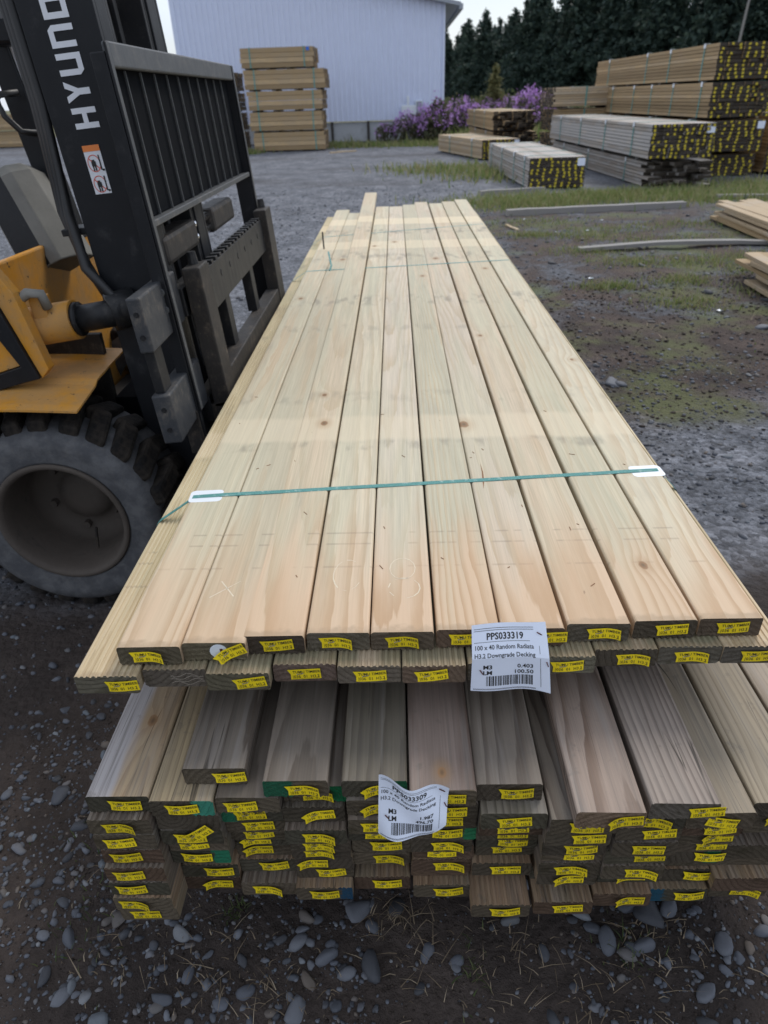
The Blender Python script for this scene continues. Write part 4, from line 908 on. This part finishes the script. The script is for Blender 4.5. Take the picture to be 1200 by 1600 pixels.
t = thing('young_conifer', (5.8, 46, 0), 'small yellowish young conifer standing alone before the dark belt', 'tree'); child('trunk', trunk_mesh(2.5, .05), t); child('crown', conifer_mesh(2.5, 1.0, 'needle2', .14, 22), t)
# bare pale stem among the trees
mb = MB(); mb.tube([(29, 70, 0), (29.3, 70, 7), (30.2, 70, 14)], [.14, .1, .05], 6); tag(mb.build('dead_tree', 'old_board', None), 'pale bare dead stem rising above the topmost pack', 'tree')

def shrub(loc, r_, h, label, group, bloom=.6, n=900):
    t = thing('flowering_shrub', loc, label, 'shrub', group)
    k = int(n * 1.1); a = rng.uniform(0, 6.28, k); rr = r_ * np.sqrt(rng.uniform(0, 1, k)); z = h * rng.uniform(0, 1, k) ** .8
    P = np.stack([np.cos(a) * rr, np.sin(a) * rr, z * (1 - .35 * (rr / r_) ** 2)], 1); V, F = tri_cloud(P, h * .085, 1.2); child('foliage', np_mesh('foliage', V, F, ['leaf']), t)
    k = int(n * bloom / 14); a = rng.uniform(0, 6.28, k); rr = r_ * np.sqrt(rng.uniform(0, 1, k)) * 1.05
    top = np.stack([np.cos(a) * rr, np.sin(a) * rr, h * (1.02 - .4 * (rr / r_) ** 2) * rng.uniform(.62, 1.08, k)], 1)
    P = np.repeat(top, 14, 0) + rng.normal(size=(14 * k, 3)) * np.array([.05, .05, .075]) * h; V, F = tri_cloud(P, h * .06, 1.0); child('blossom', np_mesh('blossom', V, F, ['bloom']), t)
    mb = MB()
    for q in range(7):
        a = random.uniform(0, 6.28); mb.tube([(0, 0, -.05), (math.cos(a) * r_ * .3, math.sin(a) * r_ * .3, h * .4), (math.cos(a) * r_ * .7, math.sin(a) * r_ * .7, h * .85)], [.012, .01, .005], 4)
    o = mb.build('stem', 'bark', None, (0, 0, 0)); o.parent = t
gs = 'purple shrubs at the corner of the shed'
shrub((-.25, 24.2, 0), .34, .55, 'low purple shrub growing before the concrete base of the shed', gs, .35)
shrub((.45, 24.1, 0), .55, .80, 'broad purple shrub below the white vent of the shed', gs, .75)
shrub((1.02, 23.9, 0), .5, .95, 'purple shrub left of the shed corner', gs, .6)
shrub((1.35, 24.3, 0), .35, 1.2, 'tall thin purple shrub at the very corner of the shed', gs, .35)
shrub((1.95, 26.5, 0), .55, .85, 'purple shrub just past the corner of the shed', gs, .7)
shrub((2.55, 26.8, 0), .6, 1.0, 'bright purple shrub before the fence posts', gs, 1.1)
shrub((3.1, 27.2, 0), .5, .85, 'bright purple shrub furthest from the shed corner', gs, 1.0)
gf = 'purple shrubs out in the field'
for i, (x, y, r_, h, lb) in enumerate(((4.2, 48, .9, 1.2, 'hazy purple shrub behind the fence posts'), (5.3, 45, .8, 1.1, 'hazy purple shrub left of the young conifer'), (7.0, 45, 1.0, 1.25, 'purple shrub right of the young conifer'), (8.2, 46, 1.1, 1.45, 'hazy purple shrub behind the bright one'), (4.75, 27.5, .75, 1.35, 'bright purple bush rising behind the three tan packs')  )):
    shrub((x, y, 0), r_, h * .92, lb, gf, 1.0 if y < 30 else .45)
# undergrowth below the trees
pts = []
for k in range(130):
    x, y = along(random.random()); f = random.uniform(.42, .95); x *= f; y *= f
    if y < 36: continue
    m = 60; c = np.array([x, y, .4]); pts.append(c + rng.normal(size=(m, 3)) * np.array([1.6, 1.2, .32]))
P = np.concatenate(pts); P[:, 2] = np.abs(P[:, 2]); V, F = tri_cloud(P, .30, 1.0)
tag(link('undergrowth', np_mesh('undergrowth', V, F, ['scrub'])), 'rough brown and green undergrowth between the fence and the trees', 'undergrowth', None, 'stuff')
for i, (x, y) in enumerate(((2.25, 30), (2.83, 30.2), (3.45, 30), (4.4, 30.6), (5.2, 31))):
    mb = MB(); mb.tube([(0, 0, -.1), (.02, 0, .5), (.03, .02, 1.12)], [.055, .05, .045], 7); o = mb.build('fence_post', 'dark', None, (0, 0, 0)); o.location = (x, y, 0); tag(o, ['dark fence post nearest the shed corner', 'second dark fence post from the shed corner', 'third dark fence post from the shed corner', 'fourth dark fence post from the shed corner', 'last dark fence post, before the purple bush'][i], 'fence post', 'fence posts in the field')

# ------------------------------------------------------------------ forklift
fk = thing('forklift', (-1.2, 2.0, 0), 'yellow forklift with black mast and knobbly tyre holding the fresh pack', 'forklift')
TA = R(4.4); ca, sa = math.cos(TA), math.sin(TA)
def TF(p): u, y, w_ = p; return (-.5 + u * ca - w_ * sa, y, .45 + u * sa + w_ * ca)
def part(name, mats, boxes, parent=fk, bevel=.002, tilt=True):
    mb = MB()
    for b_ in boxes: mb.box(*b_[:6], b_[6] if len(b_) > 6 else 0, TF if tilt else None)
    return mb.build(name, mats, parent, bevel=bevel)
# mast
near = part('mast_rail', 'black_paint', [(-.188, -.030, 1.700, 1.716, -.30, 1.95)])
for b_ in ((-.188, -.170, 1.7165, 1.79, -.30, 1.95), (-.046, -.0305, 1.7165, 1.775, -.30, 1.95)): part('mast_flange', 'black_paint', [b_], near)
far_ = part('mast_rail', 'black_paint', [(-.188, -.030, 2.165, 2.181, -.30, 1.95)])
for b_ in ((-.188, -.170, 2.09, 2.1645, -.30, 1.95), (-.046, -.0305, 2.09, 2.1645, -.30, 1.95)): part('mast_flange', 'black_paint', [b_], far_)
part('inner_rail', 'dark_steel', [(-.160, -.036, 1.793, 1.81, -.2, 2.2), (-.060, -.0355, 1.778, 1.792, -.2, 2.2, 1)]).data.materials.append(M['worn_steel'])
part('inner_rail', 'dark_steel', [(-.160, -.036, 2.06, 2.077, -.2, 2.2), (-.060, -.0355, 2.078, 2.088, -.2, 2.2)])
for w_ in (.0, .48, .97): part('crossmember', 'black_paint', [(-.19, -.175, 1.80, 2.08, w_, w_ + .13)])
mb = MB(); mb.tube([TF((-.12, 1.935, -.2)), TF((-.12, 1.935, 1.3))], .036, 16); mb.tube([TF((-.12, 1.935, 1.3)), TF((-.12, 1.935, 2.0))], .022, 12); mb.build('lift_cylinder', 'dark_steel', fk, smooth=True)
for y in (1.88, 1.99): part('lift_chain', 'dark_steel', [(-.09, -.078, y - .012, y + .012, .1, 1.9)])
# lettering reads upwards along the mast
GL = {'H': [(0, 0, 11, 52), (29, 0, 40, 52), (11, 21, 29, 31.5)], 'U': [(0, 9, 11, 52), (29, 0, 40, 52), (11, 0, 29, 11), [(0, 9), (11, 9), (11, 0), (8, 0)]], 'N': [(0, 0, 11, 52), (29, 0, 40, 43), (11, 41, 29, 52), [(29, 43), (40, 43), (32, 52), (29, 52)]],
      'D': [(0, 0, 11, 52), (29, 8, 40, 44), (11, 0, 29, 11), (11, 41, 29, 52), [(29, 0), (33, 0), (40, 8), (29, 8)], [(29, 44), (40, 44), (33, 52), (29, 52)]], 'A': [(0, 0, 11, 44), (29, 0, 40, 44), (11, 41, 29, 52), (11, 16, 29, 26), [(0, 44), (11, 44), (11, 52), (8, 52)], [(29, 44), (40, 44), (32, 52), (29, 52)]], 'I': [(0, 0, 11, 52)],
      'Y': [[(14, 0), (26, 0), (26, 24), (14, 24)], [(0, 52), (14, 24), (20, 24), (20, 34), (12, 52)], [(20, 24), (26, 24), (40, 52), (28, 52), (20, 34)]]}
w0 = .742
for chx in 'HYUNDAI':
    mb = MB()
    for s_ in GL[chx]:
        poly = [(s_[0], s_[1]), (s_[2], s_[1]), (s_[2], s_[3]), (s_[0], s_[3])] if isinstance(s_, tuple) else s_
        mb.prism([(-.084 - b_ * .00102, w0 + a * .00098) for a, b_ in poly], 1.6988, 1.6996, 0, 'y', TF)
    mb.build('letter', 'white_vinyl', near); w0 += (.0225 if chx == 'I' else .0490)
# warning sticker with two crossed-out figures
mb = MB(); U0, W0_ = -.137, .612
mb.box(U0, U0 + .038, 1.6990, 1.6997, W0_, W0_ + .098, 0, TF); mb.box(U0, U0 + .038, 1.6984, 1.6989, W0_ + .086, W0_ + .098, 1, TF)
for (cz, tall) in ((W0_ + .062, 1), (W0_ + .020, 0)):
    cu_ = U0 + .017; ring = []
    for k in range(25):
        a = 6.2832 * k / 24; ring.append((math.cos(a), math.sin(a)))
    vs = [TF((cu_ + .0145 * a, 1.6985, cz + .0175 * b_)) for a, b_ in ring] + [TF((cu_ + .0128 * a, 1.6985, cz + .0157 * b_)) for a, b_ in ring]
    mb.add(vs, [(i, i + 1, 26 + i, 25 + i) for i in range(24)], 2)
    mb.add([TF((cu_ + a, 1.6984, cz + b_)) for a, b_ in ((-.0105, .0095), (-.009, .011), (.0105, -.0105), (.009, -.012))], [(0, 1, 2, 3)], 2)
    for (a, b_, c_, d_) in ((-.004, .002, .004, .0075), (-.006, .004, -.006, .004), (-.005, -.002, -.015, -.006), (.000, .003, -.015, -.006), (.012, .015, -.014, .016), (.015, .020, -.016, -.012)):
        mb.box(cu_ + a, cu_ + b_, 1.6980, 1.6984, cz + c_, cz + d_, 3, TF)
mb.build('warning_sticker', ['white_vinyl', 'orange', 'red', 'ink'], near)
# hoses down the mast
for k, (du, y) in enumerate(((-.205, 1.73), (-.222, 1.75), (-.238, 1.77))):
    mb = MB(); pts = [TF((du, y, 1.9)), TF((du, y, 1.2)), TF((du - .004, y, .8)), TF((du - .012, y - .02, .58)), TF((du + .0 + .01 * k, y - .05, .46)), TF((du + .05, y - .06, .385)), TF((du + .11, y - .03, .36))]
    mb.tube(pts, .012, 8); mb.build('hose', 'rubber_hose', fk, smooth=True)
part('hose_clamp', 'dark_steel', [(-.25, -.19, 1.71, 1.79, .53, .545)])
# carriage and backrest
cb = part('carriage_bar', 'plate_steel', [(-.046, -.014, 1.462, 1.73, .305, .425)], bevel=.004); cl = part('carriage_bar', 'plate_steel', [(-.052, -.008, 1.462, 1.73, .085, .205)], bevel=.004)
for w_ in (.31, .02): part('carriage_rail', 'dark_steel', [(-.050, -.006, 1.732, 2.83, w_, w_ + .07)], bevel=.003)
for y in (1.478,): part('carriage_link', 'dark_steel', [(-.045, -.022, y, y + .055, .2055, .3045)])
for y in (1.72, 2.14): part('carriage_plate', 'dark_steel', [(-.10, -.055, y, y + .03, -.02, .5)])
for (cyl, ws) in ((cb, (.34, .39)), (cl, (.12, .17))):
    for w_ in ws: mb = MB(); mb.tube([TF((-.030, 1.4625, w_)), TF((-.030, 1.4595, w_))], .006, 10); mb.build('bolt', 'dark_steel', cyl)
bp = part('backrest_post', ['black_paint', 'worn_steel'], [(-.034, -.0025, 1.614, 1.632, -.03, .868), (-.002, .004, 1.614, 1.636, .10, .884, 1)], bevel=.003)
part('backrest_post', ['black_paint', 'worn_steel'], [(-.062, -.0025, 2.835, 2.857, -.03, .868), (-.002, .004, 2.831, 2.857, .10, .884, 1)], bevel=.003)
for w_ in (.36, .40, .03, .075): mb = MB(); mb.tube([TF((-.019, 1.6135, w_)), TF((-.019, 1.606, w_))], .010, 12); mb.build('bolt', 'worn_steel', bp)
part('backrest_foot', 'rust_steel', [(-.045, -.005, 1.602, 1.6135, -.01, .105)], bp)
part('backrest_top_bar', 'worn_steel', [(-.014, .002, 1.637, 2.829, .840, .886)], bevel=.004)
part('backrest_bottom_bar', 'worn_steel', [(-.030, -.002, 1.637, 2.828, .536, .550)])
part('backrest_panel', 'matt_black', [(-.034, -.024, 1.637, 2.830, .551, .86)])
for k in range(10): y = 1.755 + k * .106; part('backrest_rod', 'worn_steel', [(-.021, -.017, y - .0022, y + .0022, .551, .8395)], bevel=0)
# fork frame
part('toothed_rail', 'dark_steel', [(-.004, .026, 1.825, 2.735, .285, .395)] + [(-.004, .026, 1.84 + k * .05, 1.862 + k * .05, .3955, .404) for k in range(18)], bevel=.0015)
tr = [o for o in fk.children if o.name.startswith('toothed_rail')][0]
for k in range(7): mb = MB(); mb.tube([TF((.0262, 1.90 + k * .12, .355)), TF((.0275, 1.90 + k * .12, .355))], .009, 10); mb.build('hole', 'ink', tr)
part('lower_rail', 'rust_steel', [(-.004, .045, 1.825, 2.735, .015, .14)], bevel=.003)
for y in (2.03, 2.42): part('frame_strut', 'dark_steel', [(-.015, .018, y, y + .055, .1405, .2845)])
for y in (1.733, 2.740):
    mb = MB(); b_ = .09 if y < 2 else .115
    mb.box(.002, .048, y, y + b_, .06, .425, 0, TF); mb.build('fork_shank', 'rust_steel', fk, bevel=.004)
    mb = MB(); mb.prism([(-.512, .475), (-.46, .468), (.50, .476), (.56, .494), (.56, .500), (-.44, .5085), (-.462, .53), (-.512, .52)], y, y + b_); mb.build('fork_blade', 'rust_steel', fk, bevel=.003)
for (a, b_) in ((1.75, 2.06), (2.26, 2.56)): part('shift_cylinder', 'rust_steel', [(-.095, -.025, a, b_, .43, .50)], bevel=.012)
for w_ in (.482, .448): mb = MB(); mb.tube([TF((-.045, 2.05, w_)), TF((-.045, 2.27, w_))], .012, 12); mb.build('chrome_rod', 'chrome', fk, smooth=True)
for y in (1.76, 2.80): mb = MB(); mb.tube([TF((.02, y + .03, .425)), TF((.02, y + .03, .455))], [.014, .011], 10); mb.build('fork_pin', 'dark_steel', fk)
# wheels
def wheel(cx, y0, cz, flip=1):
    mb = MB(); prof = [(.162, .022), (.168, .006), (.180, -.002), (.192, .001), (.215, -.007), (.240, -.004), (.255, .008), (.263, .030), (.265, .07), (.265, .16), (.268, .205), (.24, .226), (.19, .228), (.162, .21)]
    mb.lathe([(r_, flip * y_) for r_, y_ in prof], (cx, y0, cz), 56); ty = mb.build('tyre', 'tyre', fk, (cx, y0, cz), smooth=True)
    mb = MB(); mb.lathe([(r_, flip * y_) for r_, y_ in [(.163, .02), (.171, .004), (.174, -.002), (.170, -.007), (.160, -.005), (.154, .006), (.150, .03), (.144, .13), (.135, .165), (.09, .172), (.072, .165), (.066, .140), (.03, .136), (.0005, .136)]], (cx, y0, cz), 48)
    rm = mb.build('rim', 'rim', ty, (cx, y0, cz), smooth=True)
    for k in range(6): a = k * 1.047 + .3; mb = MB(); mb.tube([(cx + .105 * math.cos(a), y0 + flip * .170, cz + .105 * math.sin(a)), (cx + .105 * math.cos(a), y0 + flip * .152, cz + .105 * math.sin(a))], .011, 6); o = mb.build('wheel_nut', 'rim', ty)
    if flip > 0: mb = MB(); mb.tube([(cx + .03, y0 + .08, cz - .13), (cx + .045, y0 + .07, cz - .06)], .004, 5); mb.build('stick', 'rust_steel', ty)
    # one lug of each hand, copied round the tread
    for side in (0, 1):
        q = MB(); c0 = (.012, .124) if side == 0 else (.106, .214)
        r0, r1 = .245, .304; a0, a1 = (-.125, .085); sk = .09 if side == 0 else -.09
        ring = []
        for rr, sh_ in ((r0, 1.0), (r1, .80)):
            for (aa, yy, s2) in ((a0, c0[0], 0), (a1, c0[0], 0), (a1, c0[1], sk), (a0, c0[1], sk)):
                am = (a0 + a1) / 2; a = am + (aa - am) * sh_ + s2; ym = (c0[0] + c0[1]) / 2; y_ = ym + (yy - ym) * (.9 + .1 * sh_)
                r2 = rr - (.020 if (rr > .28 and ((side == 0 and yy == c0[0]) or (side == 1 and yy == c0[1]))) else 0)
                ring.append((r2 * math.cos(a), flip * y_, r2 * math.sin(a)))
        q.hexa(ring); lug = q.build('tread_lug', 'tread', None, (0, 0, 0), bevel=.010); me = lug.data; bpy.data.objects.remove(lug)
        for k in range(24):
            o = child('tread_lug', me, ty, (0, 0, 0), (0, 6.2832 * (k + .5 * side) / 24 + random.uniform(-.02, .02), random.uniform(-.012, .012))); q2 = random.uniform(.985, 1.012); o.scale = (q2, random.uniform(.94, 1.03), q2)
wheel(-.884, 1.5, .292); wheel(-.884, 2.62, .292, -1)
part('front_axle', 'dark_steel', [(-1.0, -.80, 1.74, 2.39, .18, .38)], tilt=False)
part('mast_foot', 'matt_black', [(-.80, -.63, 1.80, 2.08, .16, .52)], tilt=False)
# mudguard
def sheet(pts, thick, nx, name, mat, parent=fk):
    mb = MB(); m = len(pts); top = [Vector(p) for p in pts]; bot = [p - Vector((0, 0, thick)) for p in top]; ny = m // nx; mb.add(top + bot, [])
    Fs = []
    for j in range(ny - 1):
        for i in range(nx - 1):
            a = j * nx + i; Fs += [(a, a + 1, a + nx + 1, a + nx), (m + a, m + a + nx, m + a + nx + 1, m + a + 1)]
    for i in range(nx - 1): Fs += [(i, m + i, m + i + 1, i + 1), ((ny - 1) * nx + i, (ny - 1) * nx + i + 1, m + (ny - 1) * nx + i + 1, m + (ny - 1) * nx + i)]
    for j in range(ny - 1): Fs += [(j * nx, (j + 1) * nx, m + (j + 1) * nx, m + j * nx), (j * nx + nx - 1, m + j * nx + nx - 1, m + (j + 1) * nx + nx - 1, (j + 1) * nx + nx - 1)]
    mb.f += [list(q) for q in Fs]; mb.m += [0] * len(Fs); return mb.build(name, mat, parent)
def fz(x): t_ = (-.75 - x); return .628 + .05 * t_ - .55 * max(0, t_ - .14) ** 2
gx = [-.752 - .045 * i for i in range(13)]; P = []
for x in gx:
    for (y, dz, dx) in ((1.478, -.016, -.004), (1.50, -.010, 0), (1.60, .003, 0), (1.618, .012, 0), (1.63, .013, 0), (1.86, .013, -.012)): P.append((x + dx * (x > -.76), y, fz(x) + dz))
sheet(P, .005, 6, 'mudguard', 'truck_yellow')
# side of the body
def poly_part(name, mat, poly, y0, y1, bevel=.002): mb = MB(); mb.prism(poly, y0, y1); return mb.build(name, mat, fk, bevel=bevel)
poly_part('step_pillar', 'truck_yellow', [(-1.00, 1.02), (-.93, .955), (-.876, .862), (-.844, .682), (-.866, .660), (-.92, .851), (-1.0, .955)], 1.575, 1.61)
poly_part('side_trim', 'black_paint', [(-.9205, .849), (-.8675, .662), (-.912, .652), (-1.05, .615), (-1.05, .650), (-.905, .693), (-.945, .778), (-1.05, .90), (-1.05, 1.0)], 1.565, 1.60)
poly_part('side_panel', 'truck_yellow', [(-.947, .776), (-.907, .6935), (-1.05, .652), (-1.9, .60), (-1.9, 1.0), (-1.05, .898)], 1.575, 1.595)
part('chassis', 'dark_steel', [(-2.3, -1.05, 1.62, 2.5, .22, .66)], tilt=False, bevel=.01)
part('counterweight', 'truck_yellow', [(-2.9, -2.31, 1.58, 2.54, .2, 1.0)], tilt=False, bevel=.06)
part('floor_plate', 'dark_steel', [(-1.9, -1.035, 1.612, 2.5, .665, .69)], tilt=False)
mb = MB(); mb.prism([(1.66, .30), (2.52, .30), (2.52, .80), (2.44, .875), (1.66, .885)], -1.05, -1.03, 0, 'x'); mb.build('cowl', 'truck_yellow', fk, bevel=.006)
part('cowl_bracket', 'rust_steel', [(-1.03, -.80, 1.80, 1.82, .40, .70)], tilt=False)
# tilt cylinder
mb = MB(); mb.tube([(-.965, 1.665, .752), (-.93, 1.665, .757), (-.785, 1.665, .777)], [.03, .047, .047], 20); tcy = mb.build('tilt_cylinder', 'truck_yellow', fk, smooth=False, bevel=0)
for p_ in tcy.data.polygons: p_.use_smooth = len(p_.vertices) == 4
mb = MB(); mb.tube([(-.786, 1.665, .777), (-.775, 1.665, .778)], .041, 16); mb.tube([(-.775, 1.665, .778), (-.66, 1.665, .795)], .032, 14); mb.tube([(-.70, 1.665, .79), (-.645, 1.70, .80)], .045, 10); mb.build('cylinder_rod', 'dark_steel', tcy, smooth=True)
mb = MB(); mb.tube([(-.945, 1.62, .835), (-.90, 1.61, .83), (-.86, 1.61, .855), (-.835, 1.62, .85), (-.832, 1.63, .815)], .012, 8); mb.build('hose_elbow', 'grey_plastic', tcy, smooth=True)
mb = MB(); mb.box(-.872, -.835, 1.625, 1.66, .79, .842); mb.build('cylinder_port', 'truck_yellow', tcy, bevel=.003)
# dash console
ax0, ax1 = Vector((-1.145, 2.22, 1.065)), Vector((-1.045, 2.16, .86)); d = (ax1 - ax0).normalized(); e1 = Vector((0, -1, 0)); e1 = (e1 - d * e1.dot(d)).normalized(); e2 = d.cross(e1)
prof = [(-.075, -.072), (.0, -.075), (.052, -.040), (.060, -.01), (.060, .07), (-.075, .07)]; mb = MB()
R0 = [ax0 + e1 * a * .72 + e2 * b_ * .72 for a, b_ in prof]; R1 = [ax0 + d * .03 + e1 * a + e2 * b_ for a, b_ in prof]; R2 = [ax1 + d * .06 + e1 * a * 1.12 + e2 * b_ * 1.12 for a, b_ in prof]
mb.add(R0 + R1 + R2, [tuple(range(6))[::-1]] + [(i, (i + 1) % 6, 6 + (i + 1) % 6, 6 + i) for i in range(6)] + [(6 + i, 6 + (i + 1) % 6, 12 + (i + 1) % 6, 12 + i) for i in range(6)] + [tuple(range(12, 18))])
for q_ in (4, 5, 10, 11): mb.m[q_] = 1
for q_ in (2, 8): mb.m[q_] = 0
mb.build('dash_console', ['grey_plastic', 'black_paint'], fk, bevel=.004)
# overhead guard pillar, handle and lamps on the far side
gp_ = [(-1.075, .86), (-1.005, .86), (-1.035, 1.066), (-1.085, 1.39), (-1.20, 2.1), (-1.26, 2.1), (-1.15, 1.39)]
poly_part('guard_pillar', 'black_paint', gp_, 2.30, 2.36, .004)
poly_part('pillar_sky_glint', 'white_plastic', [(-1.0835, 1.39), (-1.0335, 1.066), (-1.0285, 1.066), (-1.0765, 1.39)], 2.31, 2.33, 0)  # white strip painted in for the sky reflected along the pillar edge
poly_part('roof_guard', 'black_paint', [(-1.2, 2.1), (-1.26, 2.1), (-2.2, 2.16), (-2.2, 2.22), (-1.2, 2.17)], 1.62, 2.5, .004)
mb = MB(); mb.tube([(-1.07, 2.27, 1.262), (-1.112, 2.24, 1.258), (-1.122, 2.24, 1.235), (-1.112, 2.24, 1.205), (-1.075, 2.24, 1.165), (-1.04, 2.26, 1.16)], .009, 8); mb.build('grab_handle', 'rubber_hose', fk, smooth=True)
lm = part('headlamp', 'black_paint', [(-1.10, -1.015, 2.20, 2.29, 1.37, 1.43)], tilt=False, bevel=.01); part('lamp_glass', 'glass', [(-1.0149, -1.008, 2.21, 2.28, 1.378, 1.422)], lm, .002, False)
ind = part('indicator_lamp', 'orange_lens', [(-1.015, -.985, 2.20, 2.27, 1.315, 1.366)], tilt=False, bevel=.01)
